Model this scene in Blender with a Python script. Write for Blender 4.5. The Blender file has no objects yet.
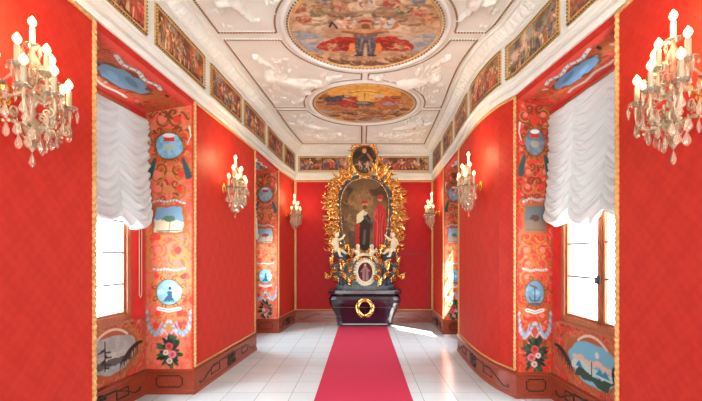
import bpy, math, random
import numpy as np
from mathutils import Vector, Matrix

# ---------------------------------------------------------------- camera, world, sun, area light, exposure
SC = bpy.context.scene
COL = SC.collection
cam_d = bpy.data.cameras.new('camera'); cam = bpy.data.objects.new('camera', cam_d); COL.objects.link(cam)
cam.location = (0, 0, 1.6); cam.rotation_euler = (math.pi/2, 0, 0)
cam_d.sensor_width = 36; cam_d.lens = 36*395/702
cam_d.shift_x = -11/702; cam_d.shift_y = 55.5/702
cam_d.clip_start = 0.05
SC.camera = cam
w = bpy.data.worlds.new('daylight'); SC.world = w; w.use_nodes = True
bg = w.node_tree.nodes['Background']; bg.inputs[0].default_value = (0.74, 0.93, 1.0, 1); bg.inputs[1].default_value = 30.0
sd = bpy.data.lights.new('sun', 'SUN'); sd.energy = 70; sd.angle = math.radians(0.8); sd.color = (1, .95, .86)
sun = bpy.data.objects.new('sun', sd); COL.objects.link(sun)
sun.rotation_euler = Vector((-.67, .74, -1.03)).to_track_quat('-Z', 'Y').to_euler()
def area(name, loc, direction, sx, sy, power, color):
    d = bpy.data.lights.new(name, 'AREA'); d.shape = 'RECTANGLE'; d.size = sx; d.size_y = sy; d.energy = power; d.color = color
    o = bpy.data.objects.new(name, d); COL.objects.link(o); o.location = loc
    o.rotation_euler = Vector(direction).to_track_quat('-Z', 'Y').to_euler(); return o
area('rear_fill_light', (0, -2.7, 1.9), (0, 1, .10), 3.4, 3.2, 255, (.93, .98, .96)).data.spread = math.radians(120)  # soft fill added behind the camera; the rear wall has no window
SC.view_settings.view_transform = 'Standard'; SC.view_settings.look = 'None'
SC.view_settings.gamma = 1; SC.view_settings.use_curve_mapping = False
SC.view_settings.exposure = -0.06
SC.cycles.max_bounces = 10; SC.cycles.diffuse_bounces = 1; SC.cycles.transmission_bounces = 6
SC.cycles.transparent_max_bounces = 12; SC.cycles.sample_clamp_indirect = 6

# ---------------------------------------------------------------- materials
def lin(c):
    c = np.asarray(c, float)/255.0
    return np.where(c <= .04045, c/12.92, ((c+.055)/1.055)**2.4)
def rgba(c): return tuple(float(v) for v in lin(c)) + (1.0,)
def pbsdf(name, col, rough=.5, metal=0, **kw):
    m = bpy.data.materials.new(name); m.use_nodes = True
    p = m.node_tree.nodes['Principled BSDF']
    p.inputs['Base Color'].default_value = rgba(col)
    p.inputs['Roughness'].default_value = rough; p.inputs['Metallic'].default_value = metal
    for k, v in kw.items(): p.inputs[k.replace('_', ' ')].default_value = v
    return m, m.node_tree, p
def noise_mix(nt, p, c1, c2, scale=8, detail=4, lo=.35, hi=.65, bump=0, stretch=(1, 1, 1), dist=0):
    tc = nt.nodes.new('ShaderNodeTexCoord'); mp = nt.nodes.new('ShaderNodeMapping'); mp.inputs['Scale'].default_value = stretch
    nt.links.new(tc.outputs['Object'], mp.inputs[0])
    n = nt.nodes.new('ShaderNodeTexNoise'); n.inputs['Scale'].default_value = scale; n.inputs['Detail'].default_value = detail
    n.inputs['Distortion'].default_value = dist
    nt.links.new(mp.outputs[0], n.inputs['Vector'])
    r = nt.nodes.new('ShaderNodeValToRGB'); r.color_ramp.elements[0].position = lo; r.color_ramp.elements[1].position = hi
    r.color_ramp.elements[0].color = rgba(c1); r.color_ramp.elements[1].color = rgba(c2)
    nt.links.new(n.outputs['Fac'], r.inputs[0]); nt.links.new(r.outputs[0], p.inputs['Base Color'])
    if bump:
        b = nt.nodes.new('ShaderNodeBump'); b.inputs['Strength'].default_value = bump; b.inputs['Distance'].default_value = .01
        nt.links.new(n.outputs['Fac'], b.inputs['Height']); nt.links.new(b.outputs[0], p.inputs['Normal'])
    return n, r, mp
M = {}
def simple(key, c1, c2=None, rough=.5, metal=0, scale=20, bump=0, stretch=(1, 1, 1), **kw):
    m, nt, p = pbsdf(key, c1, rough, metal, **kw)
    noise_mix(nt, p, c1, c2 or c1, scale=scale, bump=bump, stretch=stretch)
    M[key] = m; return m
def math_node(nt, op, a, b=None, c=None):
    n = nt.nodes.new('ShaderNodeMath'); n.operation = op
    for i, v in enumerate((a, b, c)):
        if v is None: continue
        if isinstance(v, (int, float)): n.inputs[i].default_value = v
        else: nt.links.new(v, n.inputs[i])
    return n.outputs[0]
# damask: a repeating woven motif from crossed sine waves warped by noise
def damask(key, dark, light):
    m, nt, p = pbsdf(key, dark, .5)
    tc = nt.nodes.new('ShaderNodeTexCoord'); sp = nt.nodes.new('ShaderNodeSeparateXYZ'); nt.links.new(tc.outputs['Object'], sp.inputs[0])
    hor = math_node(nt, 'ADD', sp.outputs[0], sp.outputs[1])
    a = math_node(nt, 'SINE', math_node(nt, 'MULTIPLY', hor, 2*math.pi/.26))
    b = math_node(nt, 'SINE', math_node(nt, 'MULTIPLY', sp.outputs[2], 2*math.pi/.36))
    c = math_node(nt, 'SINE', math_node(nt, 'MULTIPLY', hor, 2*math.pi/.087))
    d = math_node(nt, 'SINE', math_node(nt, 'MULTIPLY', sp.outputs[2], 2*math.pi/.09))
    s = math_node(nt, 'ADD', math_node(nt, 'MULTIPLY', math_node(nt, 'MULTIPLY', a, b), .35), math_node(nt, 'MULTIPLY', math_node(nt, 'MULTIPLY', c, d), .3))
    n = nt.nodes.new('ShaderNodeTexNoise'); n.inputs['Scale'].default_value = 14; n.inputs['Detail'].default_value = 5
    nt.links.new(tc.outputs['Object'], n.inputs['Vector'])
    t = math_node(nt, 'ADD', s, math_node(nt, 'MULTIPLY', n.outputs['Fac'], 2.2))
    r = nt.nodes.new('ShaderNodeValToRGB'); r.color_ramp.elements[0].position = .3; r.color_ramp.elements[1].position = .7
    r.color_ramp.elements[0].color = rgba(dark); r.color_ramp.elements[1].color = rgba(light)
    nt.links.new(math_node(nt, 'MULTIPLY', t, .45), r.inputs[0]); nt.links.new(r.outputs[0], p.inputs['Base Color'])
    rr = math_node(nt, 'SUBTRACT', .58, math_node(nt, 'MULTIPLY', r.outputs[0], .1)); nt.links.new(rr, p.inputs['Roughness'])
    p.inputs['Sheen Weight'].default_value = .08; p.inputs['Sheen Roughness'].default_value = .4; p.inputs['Sheen Tint'].default_value = rgba((255, 150, 130))
    p.inputs['Specular IOR Level'].default_value = .22
    M[key] = m
damask('red_damask', (186, 36, 24), (197, 44, 30))
damask('crimson_damask', (172, 14, 18), (180, 18, 20))
simple('red_paint', (222, 44, 36), (205, 36, 30), .55, scale=6)
simple('plaster', (236, 232, 222), (242, 238, 228), .7, scale=5, bump=.05)
simple('ceiling_plaster', (236, 232, 222), (242, 239, 230), .75, scale=4, bump=.03)
simple('gold', (206, 156, 88), (234, 194, 130), .4, .45, scale=40, bump=.3)
simple('altar_gold', (206, 138, 60), (252, 208, 128), .25, .82, scale=22, bump=.3)  # paler tone in the mix stands in for highlights on the gilding
simple('old_gold', (126, 82, 36), (160, 112, 56), .5, .2, scale=60)
simple('mahogany', (140, 50, 26), (156, 60, 32), .32, scale=6, stretch=(6, 1.2, 6), Coat_Weight=.3, Coat_Roughness=.15)
simple('dark_inlay', (40, 14, 10), (28, 10, 8), .4)
simple('window_wood', (158, 84, 50), (184, 106, 66), .4, scale=18, stretch=(4, 4, .6))
simple('lead', (96, 92, 92), (80, 78, 78), .5, .2)
simple('iron', (40, 26, 24), (30, 20, 18), .5)
simple('stone', (150, 144, 136), (110, 104, 98), .85, scale=9, bump=.4)
simple('carpet', (206, 40, 78), (190, 32, 66), .95, scale=90, bump=.3)
simple('ebony', (36, 18, 34), (50, 26, 42), .2, scale=5, Coat_Weight=.7, Coat_Roughness=.1)
simple('slate_blue', (34, 44, 56), (70, 84, 96), .4, scale=16)
simple('ivory', (240, 222, 190), (226, 204, 168), .4, scale=14, Subsurface_Weight=.0)
simple('candle', (186, 172, 142), (176, 162, 132), .5)
simple('brass', (228, 176, 80), (206, 150, 60), .25, .9)
simple('render_stone', (150, 140, 128), (130, 122, 112), .9)
m, nt, p = pbsdf('crystal', (255, 236, 196), .08); p.inputs['Transmission Weight'].default_value = .5; p.inputs['IOR'].default_value = 1.5
p.inputs['Coat Weight'].default_value = .4; M['crystal'] = m
m, nt, p = pbsdf('clear_crystal', (255, 238, 212), .04); p.inputs['Transmission Weight'].default_value = .8; p.inputs['IOR'].default_value = 1.35; M['clear_crystal'] = m
m, nt, p = pbsdf('bulb', (255, 240, 200), .3); p.inputs['Emission Color'].default_value = (1, .64, .27, 1); p.inputs['Emission Strength'].default_value = 4.5; M['bulb'] = m
# thin window glass
m = bpy.data.materials.new('glass'); m.use_nodes = True; nt = m.node_tree; nt.nodes.remove(nt.nodes['Principled BSDF'])
mx = nt.nodes.new('ShaderNodeMixShader'); tr = nt.nodes.new('ShaderNodeBsdfTransparent'); gl = nt.nodes.new('ShaderNodeBsdfGlossy')
gl.inputs['Roughness'].default_value = .02; mx.inputs[0].default_value = .05
nt.links.new(tr.outputs[0], mx.inputs[1]); nt.links.new(gl.outputs[0], mx.inputs[2])
nt.links.new(mx.outputs[0], nt.nodes['Material Output'].inputs[0]); M['glass'] = m
# curtain voile: diffuse + translucent
m = bpy.data.materials.new('voile'); m.use_nodes = True; nt = m.node_tree; nt.nodes.remove(nt.nodes['Principled BSDF'])
mx = nt.nodes.new('ShaderNodeMixShader'); mx.inputs[0].default_value = .2
df = nt.nodes.new('ShaderNodeBsdfDiffuse'); df.inputs[0].default_value = rgba((252, 251, 248)); tl = nt.nodes.new('ShaderNodeBsdfTranslucent'); tl.inputs[0].default_value = rgba((226, 228, 230))
nt.links.new(df.outputs[0], mx.inputs[1]); nt.links.new(tl.outputs[0], mx.inputs[2]); nt.links.new(mx.outputs[0], nt.nodes['Material Output'].inputs[0]); M['voile'] = m
# painted surfaces carry their picture in a colour attribute
def painted(key, rough):
    m, nt, p = pbsdf(key, (255, 255, 255), rough)
    a = nt.nodes.new('ShaderNodeVertexColor'); a.layer_name = 'Col'; nt.links.new(a.outputs[0], p.inputs['Base Color']); p.inputs['Specular IOR Level'].default_value = .2; M[key] = m
painted('oil_painting', .6); painted('wall_painting', .6)
# marble tile floor: joints every .376 x .38 m
m, nt, p = pbsdf('marble_tiles', (214, 214, 210), .16)
tc = nt.nodes.new('ShaderNodeTexCoord'); sp = nt.nodes.new('ShaderNodeSeparateXYZ'); nt.links.new(tc.outputs['Object'], sp.inputs[0])
def grid(axis, off, pitch):
    q = math_node(nt, 'DIVIDE', math_node(nt, 'ADD', sp.outputs[axis], off), pitch)
    f = math_node(nt, 'FRACT', q); dd = math_node(nt, 'ABSOLUTE', math_node(nt, 'SUBTRACT', f, .5))
    return math_node(nt, 'GREATER_THAN', dd, .5-.0035/pitch), math_node(nt, 'FLOOR', q)
l1, i1 = grid(0, .816+3.76, .376); l2, i2 = grid(1, -4.64+7.6, .38)
cx = nt.nodes.new('ShaderNodeCombineXYZ'); nt.links.new(i1, cx.inputs[0]); nt.links.new(i2, cx.inputs[1])
wn = nt.nodes.new('ShaderNodeTexWhiteNoise'); nt.links.new(cx.outputs[0], wn.inputs['Vector'])
nz = nt.nodes.new('ShaderNodeTexNoise'); nz.inputs['Scale'].default_value = 5; nz.inputs['Detail'].default_value = 6; nt.links.new(tc.outputs['Object'], nz.inputs['Vector'])
tt = math_node(nt, 'ADD', math_node(nt, 'MULTIPLY', wn.outputs['Value'], .5), math_node(nt, 'MULTIPLY', nz.outputs['Fac'], .5))
r = nt.nodes.new('ShaderNodeValToRGB'); r.color_ramp.elements[0].position = .2; r.color_ramp.elements[1].position = .8
r.color_ramp.elements[0].color = rgba((226, 236, 240)); r.color_ramp.elements[1].color = rgba((238, 245, 249)); nt.links.new(tt, r.inputs[0])
mix = nt.nodes.new('ShaderNodeMix'); mix.data_type = 'RGBA'
nt.links.new(math_node(nt, 'MAXIMUM', l1, l2), mix.inputs[0]); nt.links.new(r.outputs[0], mix.inputs[6]); mix.inputs[7].default_value = rgba((168, 170, 172))
nt.links.new(mix.outputs[2], p.inputs['Base Color']); M['marble_tiles'] = m

# ---------------------------------------------------------------- mesh helpers
class MB:
    def __init__(s): s.v = []; s.f = []
    def add(s, vs, fs):
        b = len(s.v); s.v += [tuple(v) for v in vs]; s.f += [tuple(b+i for i in f) for f in fs]
    def box(s, x0, x1, y0, y1, z0, z1):
        s.add([(x0,y0,z0),(x1,y0,z0),(x1,y1,z0),(x0,y1,z0),(x0,y0,z1),(x1,y0,z1),(x1,y1,z1),(x0,y1,z1)],
              [(0,3,2,1),(4,5,6,7),(0,1,5,4),(1,2,6,5),(2,3,7,6),(3,0,4,7)])
    def quad(s, a, b, c, d): s.add([a, b, c, d], [(0, 1, 2, 3)])
    def tube(s, pts, rad, n=6, squash=None, twist=0):
        pts = [Vector(p) for p in pts]; N = len(pts)
        if not hasattr(rad, '__len__'): rad = [rad]*N
        t0 = (pts[1]-pts[0]).normalized(); up = Vector((0, 0, 1)) if abs(t0.z) < .9 else Vector((1, 0, 0))
        u = t0.cross(up).normalized(); vs = []
        for i in range(N):
            t = (pts[min(i+1, N-1)]-pts[max(i-1, 0)])
            if t.length < 1e-9: t = t0.copy()
            t.normalize(); u = (u-t*u.dot(t)); u = u.normalized() if u.length > 1e-6 else t.orthogonal().normalized()
            v = t.cross(u)
            for k in range(n):
                a = 2*math.pi*k/n + twist*i; r1 = rad[i]*(squash or 1)
                vs.append(pts[i]+u*math.cos(a)*rad[i]+v*math.sin(a)*r1)
        fs = [(i*n+k, i*n+(k+1) % n, (i+1)*n+(k+1) % n, (i+1)*n+k) for i in range(N-1) for k in range(n)]
        fs += [tuple(range(n))[::-1], tuple((N-1)*n+k for k in range(n))]
        s.add(vs, fs)
    def lathe(s, prof, n=12, c=(0, 0, 0), sx=1, sy=1):
        vs = [(c[0]+r*math.cos(2*math.pi*k/n)*sx, c[1]+r*math.sin(2*math.pi*k/n)*sy, c[2]+z) for r, z in prof for k in range(n)]
        fs = [(i*n+k, i*n+(k+1) % n, (i+1)*n+(k+1) % n, (i+1)*n+k) for i in range(len(prof)-1) for k in range(n)]
        fs += [tuple(range(n))[::-1], tuple((len(prof)-1)*n+k for k in range(n))]
        s.add(vs, fs)
    def ball(s, c, rx, ry=None, rz=None, n=8, m=6):
        ry = ry or rx; rz = rz or rx
        prof = [(max(math.sin(math.pi*i/m), .02), -math.cos(math.pi*i/m)) for i in range(m+1)]
        vs = [(c[0]+r*math.cos(2*math.pi*k/n)*rx, c[1]+r*math.sin(2*math.pi*k/n)*ry, c[2]+z*rz) for r, z in prof for k in range(n)]
        fs = [(i*n+k, i*n+(k+1) % n, (i+1)*n+(k+1) % n, (i+1)*n+k) for i in range(m) for k in range(n)]
        fs += [tuple(range(n))[::-1], tuple(m*n+k for k in range(n))]
        s.add(vs, fs)
    def leaf(s, base, ang, length, width, curl=1.2, lift=.3, fwd=(0, -1, 0), ax=(1, 0, 0), az=(0, 0, 1), n=9, lobes=3):
        """curling acanthus leaf growing in the ax/az plane, arching out along fwd"""
        base = Vector(base); fwd = Vector(fwd); ax = Vector(ax); az = Vector(az)
        a = ang; p = base.copy(); vs = []
        for i in range(n+1):
            t = i/n; d = ax*math.cos(a)+az*math.sin(a); side = ax*-math.sin(a)+az*math.cos(a)
            wd = width*math.sin(math.pi*min(1, .12+.88*t))**.6*(1-.55*t)*(1+.28*math.cos(2*math.pi*lobes*t)) + width*.05
            q = p+fwd*(lift*length*math.sin(math.pi*.55*t))
            vs += [q+side*wd*.5-fwd*wd*.12, q+fwd*wd*.22, q-side*wd*.5-fwd*wd*.12, q-fwd*wd*.2]
            p = p+d*(length/n); a += curl/n*(.4+1.6*t)
        fs = [(i*4+k, i*4+(k+1) % 4, (i+1)*4+(k+1) % 4, (i+1)*4+k) for i in range(n) for k in range(4)]
        fs += [(3, 2, 1, 0), (n*4, n*4+1, n*4+2, n*4+3)]
        s.add(vs, fs)
    def obj(s, name, mat, parent=None, smooth=False):
        me = bpy.data.meshes.new(name); me.from_pydata(s.v, [], s.f); me.materials.append(M[mat] if isinstance(mat, str) else mat)
        if smooth: me.polygons.foreach_set('use_smooth', [True]*len(me.polygons))
        me.update(); o = bpy.data.objects.new(name, me); COL.objects.link(o)
        if parent: o.parent = parent
        return o
def tag(o, label=None, cat=None, group=None, kind=None):
    if label: o['label'] = label
    if cat: o['category'] = cat
    if group: o['group'] = group
    if kind: o['kind'] = kind
    return o
def empty(name, loc, label=None, cat=None, group=None, rz=0):
    o = bpy.data.objects.new(name, None); COL.objects.link(o); o.location = loc; o.rotation_euler = (0, 0, rz); o.empty_display_size = .05
    return tag(o, label, cat, group)
def rel(mb, o):                                   # world coordinates -> the thing's own
    x, y, z = o.location; mb.v = [(a-x, b-y, c-z) for a, b, c in mb.v]; return mb
def copy_tree(o, parent=None):
    c = o.copy(); COL.objects.link(c); c.parent = parent
    for ch in [q for q in bpy.data.objects if q.parent == o]: copy_tree(ch, c)
    return c
def spiral(cx, cz, r0, r1, a0, turns, n=22):
    return [(cx+(r0+(r1-r0)*i/n)*math.cos(a0+turns*2*math.pi*i/n), cz+(r0+(r1-r0)*i/n)*math.sin(a0+turns*2*math.pi*i/n)) for i in range(n+1)]
def bez(a, b, c, d, n=12):
    a, b, c, d = map(Vector, (a, b, c, d)); return [a*(1-t)**3+b*3*t*(1-t)**2+c*3*t*t*(1-t)+d*t**3 for t in [i/n for i in range(n+1)]]

# ---------------------------------------------------------------- a small painter: pictures as colour attributes on fine grids
def vnoise(X, Y, scale, seed, octaves=3):
    out = np.zeros_like(X); amp = 1; tot = 0
    for o in range(octaves):
        rs = np.random.RandomState(seed*17+o); g = rs.rand(64, 64)
        x = X*scale; y = Y*scale; xi = np.floor(x).astype(int); yi = np.floor(y).astype(int)
        fx = x-xi; fy = y-yi; fx = fx*fx*(3-2*fx); fy = fy*fy*(3-2*fy)
        G = lambda a, b: g[a % 64, b % 64]
        out += amp*((G(xi, yi)*(1-fx)+G(xi+1, yi)*fx)*(1-fy)+(G(xi, yi+1)*(1-fx)+G(xi+1, yi+1)*fx)*fy)
        tot += amp; amp *= .5; scale *= 2
    return out/tot
class Canvas:
    def __init__(s, x0, x1, y0, y1, cell, base):
        s.nx = max(2, int(round((x1-x0)/cell))); s.ny = max(2, int(round((y1-y0)/cell))); s.cell = cell
        s.X, s.Y = np.meshgrid(np.linspace(x0, x1, s.nx+1), np.linspace(y0, y1, s.ny+1))
        s.c = np.zeros(s.X.shape+(3,)); s.c[:] = np.asarray(base, float); s.ox = s.oy = 0; s.k = 1; s.flip = 1
        s.hgt = np.zeros_like(s.X)
    def P(s, x, y): return s.ox+s.flip*s.k*x, s.oy+s.k*y
    def blend(s, mask, col, a=1):
        mk = np.clip(mask, 0, 1)*a; s.c = s.c*(1-mk[..., None])+np.asarray(col, float)*mk[..., None]
    def mottle(s, col, scale, seed, a=.5, lo=.4, hi=.6):
        n = vnoise(s.X+9, s.Y+9, scale, seed); s.blend((n-lo)/(hi-lo), col, a)
    def ell(s, cx, cy, rx, ry, col, ang=0, a=1, wob=0, seed=3, soft=1):
        cx, cy = s.P(cx, cy); rx *= s.k; ry *= s.k; ang *= s.flip
        dx = s.X-cx; dy = s.Y-cy; u = dx*math.cos(ang)+dy*math.sin(ang); v = -dx*math.sin(ang)+dy*math.cos(ang)
        d = np.sqrt((u/rx)**2+(v/ry)**2)
        if wob: d = d*(1+wob*(vnoise(s.X+7, s.Y+7, 2.5/min(rx, ry)/2, seed, 2)-.5)*2)
        s.blend((1-d)*min(rx, ry)/(s.cell*soft)+.5, col, a)
    def poly(s, pts, col, a=1, wob=0, seed=5):
        pts = [s.P(*p) for p in pts]; X, Y = s.X, s.Y
        if wob:
            X = X+(vnoise(s.X+3, s.Y+3, 1/wob*.35, seed, 2)-.5)*wob*2*s.k; Y = Y+(vnoise(s.X+5, s.Y+8, 1/wob*.35, seed+1, 2)-.5)*wob*2*s.k
        ins = np.zeros(X.shape, bool); n = len(pts)
        for i in range(n):
            (x1, y1), (x2, y2) = pts[i], pts[(i+1) % n]
            if y1 == y2: continue
            c = (y1 > Y) != (y2 > Y); ins ^= c & (X < (x2-x1)*(Y-y1)/(y2-y1)+x1)
        s.blend(ins.astype(float), col, a)
    def dist(s, pts, w0, w1=None):
        w1 = w0 if w1 is None else w1; best = np.full(s.X.shape, 1e9); n = len(pts)-1
        for i in range(n):
            (x1, y1), (x2, y2) = pts[i], pts[i+1]; dx, dy = x2-x1, y2-y1; L = dx*dx+dy*dy+1e-12
            t = np.clip(((s.X-x1)*dx+(s.Y-y1)*dy)/L, 0, 1); ww = w0+(w1-w0)*(i+t)/n
            best = np.minimum(best, np.hypot(s.X-x1-t*dx, s.Y-y1-t*dy)-ww)
        return best
    def line(s, pts, wd, col, w2=None, a=1):
        pts = [s.P(*p) for p in pts]; wd *= s.k; w2 = wd if w2 is None else w2*s.k
        s.blend(-s.dist(pts, wd/2, w2/2)/s.cell+.5, col, a)
    def curl(s, cx, cy, r, a0, turns, wd, col, hi=None):
        p = spiral(cx, cy, r, r*.15, a0, turns, 14); s.line(p, wd, col, wd*.5)
        if hi is not None: s.line([(x+wd*.2, y+wd*.2) for x, y in p], wd*.35, hi, wd*.1)
    # relief: raise a rounded limb / blob
    def limb(s, pts, r0, r1=None, h=1):
        pts = [s.P(*p) for p in pts]; r0 *= s.k; r1 = r0 if r1 is None else r1*s.k
        d = s.dist(pts, 0); n = -s.dist(pts, r0, r1)            # n>0 inside
        rr = n+d; z = np.where(n > 0, np.sqrt(np.clip(rr*rr-d*d, 0, None)), 0)*h
        s.hgt = np.maximum(s.hgt, z)
    def blob(s, cx, cy, rx, ry, ang=0, h=1):
        cx, cy = s.P(cx, cy); rx *= s.k; ry *= s.k; ang *= s.flip; dx = s.X-cx; dy = s.Y-cy
        u = dx*math.cos(ang)+dy*math.sin(ang); v = -dx*math.sin(ang)+dy*math.cos(ang)
        z = np.sqrt(np.clip(1-(u/rx)**2-(v/ry)**2, 0, None))*min(rx, ry)*h; s.hgt = np.maximum(s.hgt, z)
    def at(s, ox, oy, k=1, flip=1): s.ox, s.oy, s.k, s.flip = ox, oy, k, flip; return s
    def obj(s, name, fn, mat, parent=None, keep=None, smooth=True):
        nx, ny = s.nx+1, s.ny+1
        pos = [fn(float(x), float(y), float(h)) for x, y, h in zip(s.X.ravel(), s.Y.ravel(), s.hgt.ravel())]
        fs = []
        for j in range(s.ny):
            for i in range(s.nx):
                if keep is None or keep[j, i]: fs.append((j*nx+i, j*nx+i+1, (j+1)*nx+i+1, (j+1)*nx+i))
        cols = lin(np.clip(s.c, 0, 255)).reshape(-1, 3)
        if keep is not None:
            used = sorted({i for f in fs for i in f}); mp = {o: i for i, o in enumerate(used)}
            pos = [pos[i] for i in used]; fs = [tuple(mp[i] for i in f) for f in fs]; cols = cols[used]
        me = bpy.data.meshes.new(name); me.from_pydata(pos, [], fs)
        at = me.color_attributes.new('Col', 'FLOAT_COLOR', 'POINT')
        at.data.foreach_set('color', np.hstack([cols, np.ones((len(cols), 1))]).astype(np.float32).ravel())
        me.materials.append(M[mat])
        if smooth: me.polygons.foreach_set('use_smooth', [True]*len(me.polygons))
        o = bpy.data.objects.new(name, me); COL.objects.link(o)
        if parent: o.parent = parent
        return o
SKIN = (214, 158, 118); SKIN2 = (176, 116, 78)
def putto(c, x, y, s, ang=0, skin=SKIN, wings=None, rnd=None):
    """little naked cherub, s = height, drawn about its navel"""
    rnd = rnd or random; R = lambda u, v: (x+s*(u*math.cos(ang)-v*math.sin(ang)), y+s*(u*math.sin(ang)+v*math.cos(ang)))
    dk = tuple(v*.68 for v in skin); j = lambda: rnd.uniform(-.12, .12)
    if wings is not None:
        for q in (-1, 1): c.line([R(q*.08, .15), R(q*.3, .3), R(q*.42, .12)], .13*s, wings, .03*s)
    for q in (-1, 1):
        c.line([R(q*.08, -.12), R(q*.2+j(), -.3), R(q*.12+j()*1.5, -.5)], .14*s, dk if q < 0 else skin, .07*s)
        c.line([R(q*.12, .16), R(q*.3, .12+j()), R(q*.38+j(), .25+j()*2)], .1*s, skin if q < 0 else dk, .05*s)
    c.ell(*R(0, .02), .15*s, .22*s, skin, ang); c.ell(*R(.05, -.06), .08*s, .12*s, dk, ang, .5)
    c.ell(*R(j()*.3, .34), .12*s, .13*s, skin, ang); c.ell(*R(0, .4), .12*s, .08*s, (120, 72, 40), ang, .8)
def person(c, x, y, h, robe, rnd, lean=0):
    """robed figure in a crowd, feet at y"""
    dk = tuple(v*.55 for v in robe); hi = tuple(min(255, v*1.3+20) for v in robe); q = rnd.choice((-1, 1)); L = lean*h
    wds = rnd.uniform(.12, .24)*h; sk = rnd.choice((SKIN, (224, 180, 146), SKIN2))
    c.poly([(x-wds, y), (x-wds*.75+L*.4, y+h*.5), (x-h*.1+L, y+h*.8), (x+h*.1+L, y+h*.8), (x+wds*.8+L*.4, y+h*.45), (x+wds*1.1, y)], robe, .95, .035*h, rnd.randint(1, 99))
    for k in range(4):
        fx = x+wds*rnd.uniform(-.8, .8); c.line([(fx, y+.03*h), (fx+rnd.uniform(-.1, .1)*h, y+h*.3), (fx*.6+(x+L)*.4, y+h*rnd.uniform(.5, .72))], .05*h, dk if k % 2 else hi, .02*h, .75)
    if rnd.random() < .5: c.line([(x-wds*.3, y), (x-wds*.2, y+h*.28)], .07*h, sk, .09*h, .9)
    if rnd.random() < .4: c.ell(x+L, y+h*.62, .11*h, .13*h, sk, 0, .9, .2, 4)
    for q in (-1, 1): c.line([(x+L+q*h*.09, y+h*.74), (x+L+q*h*.22, y+h*rnd.uniform(.5, .7)), (x+L+q*h*rnd.uniform(.16, .42), y+h*rnd.uniform(.5, .95))], .08*h, sk if q > 0 else hi, .04*h)
    c.ell(x+L, y+h*.9, .065*h, .08*h, sk); c.ell(x+L-.015*h, y+h*.945, .07*h, .05*h, rnd.choice(((70, 40, 26), (120, 80, 50), (206, 190, 160), (150, 40, 36), (60, 50, 50))))

# ---------------------------------------------------------------- plan of the hall (x right, y into the picture)
LW = [(-2.12, -3), (-2.12, .2), (-2.055, 3.04), (-1.96, 4.59), (-1.82, 6.71), (-1.75, 8.22), (-1.62, 9.5)]
RW = [(1.97, -3), (1.97, .2), (1.90, 2.95), (1.745, 4.45), (1.692, 4.6), (1.645, 4.75), (1.612, 4.95), (1.588, 5.2), (1.58, 5.45),
      (1.588, 5.8), (1.61, 6.25), (1.637, 6.66), (1.68, 8.08), (1.71, 9.5)]
REC = {('L', 1): (3.04, 4.59, -2.69, -2.52), ('L', 2): (6.71, 8.22, -2.42, -2.27),
       ('R', 1): (2.95, 4.45, 2.20, 2.146), ('R', 2): (6.66, 8.08, 2.14, 2.09)}     # y near, y far, window wall x near, x far
ZC = 4.2; ZSOF = 3.36; ZBASE = .29
def wx(side, y):
    Wl = LW if side == 'L' else RW
    for (a, b), (c, d) in zip(Wl, Wl[1:]):
        if b <= y <= d: return a+(c-a)*(y-b)/(d-b)
    return Wl[-1][0]
def recess_path(side):
    pts = []; src = LW if side == 'L' else RW
    recs = [REC[(side, 1)], REC[(side, 2)]]
    for (x, y) in src:
        pts.append((x, y))
        for r in recs:
            if abs(y-r[0]) < 1e-6: pts += [(r[2], r[0]), (r[3], r[1])]
    return pts
ROOM = LW+RW[::-1]                              # clockwise seen from above: inward is on the right-hand side
FULL = recess_path('L')+recess_path('R')[::-1]
def offsets(path, d, closed=True):
    out = []; n = len(path)
    for i in range(n):
        a = path[i-1] if (closed or i > 0) else None; b = path[i]; c = path[(i+1) % n] if (closed or i < n-1) else None
        ns = []
        for p, q in ((a, b), (b, c)):
            if p is None or q is None: continue
            dx, dy = q[0]-p[0], q[1]-p[1]; L = math.hypot(dx, dy); ns.append((dy/L, -dx/L))
        if len(ns) == 1: ns *= 2
        (ax, ay), (bx, by) = ns; k = 1+ax*bx+ay*by
        out.append((b[0]+d*(ax+bx)/k, b[1]+d*(ay+by)/k))
    return out
def sweep(mb, path, prof, closed=True, rng=None):
    rows = [offsets(path, d, closed) for d, z in prof]; n = len(path)
    idx = rng if rng else range(n if closed else n-1)
    for i in idx:
        j = (i+1) % n
        for k in range(len(prof)-1):
            z0, z1 = prof[k][1], prof[k+1][1]; a, b = rows[k], rows[k+1]
            mb.quad((*a[i], z0), (*a[j], z0), (*b[j], z1), (*b[i], z1))
def fine(path, step):                           # resample with a running length
    out = []; s = 0
    for (a, b), (c, d) in zip(path, path[1:]):
        L = math.hypot(c-a, d-b); n = max(1, int(L/step)); nx, ny = (d-b)/L, -(c-a)/L
        for i in range(n): t = i/n; out.append((a+(c-a)*t, b+(d-b)*t, nx, ny, s+L*t))
        s += L
    out.append((path[-1][0], path[-1][1], nx, ny, s)); return out

# ---------------------------------------------------------------- setting: floor, ceiling, walls
mb = MB(); mb.box(-2.9, 2.6, -3.2, 9.7, -.1, 0); tag(mb.obj('floor', 'marble_tiles'), kind='structure')
mb = MB(); mb.box(-2.9, 2.6, -3.2, 9.7, ZC, ZC+.12); ceiling = tag(mb.obj('ceiling', 'ceiling_plaster'), kind='structure')
def wall_side(side, name):
    src = LW if side == 'L' else RW; recs = [REC[(side, 1)], REC[(side, 2)]]; mb = MB()
    for (a, b), (c, d) in zip(src, src[1:]):
        mb.quad((a, b, ZSOF), (c, d, ZSOF), (c, d, ZC), (a, b, ZC))
        if not any(abs(b-r[0]) < 1e-6 for r in recs): mb.quad((a, b, 0), (c, d, 0), (c, d, ZSOF), (a, b, ZSOF))
    return tag(mb.obj(name, 'red_damask'), kind='structure')
walls = {'L': wall_side('L', 'wall_left'), 'R': wall_side('R', 'wall_right')}
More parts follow.
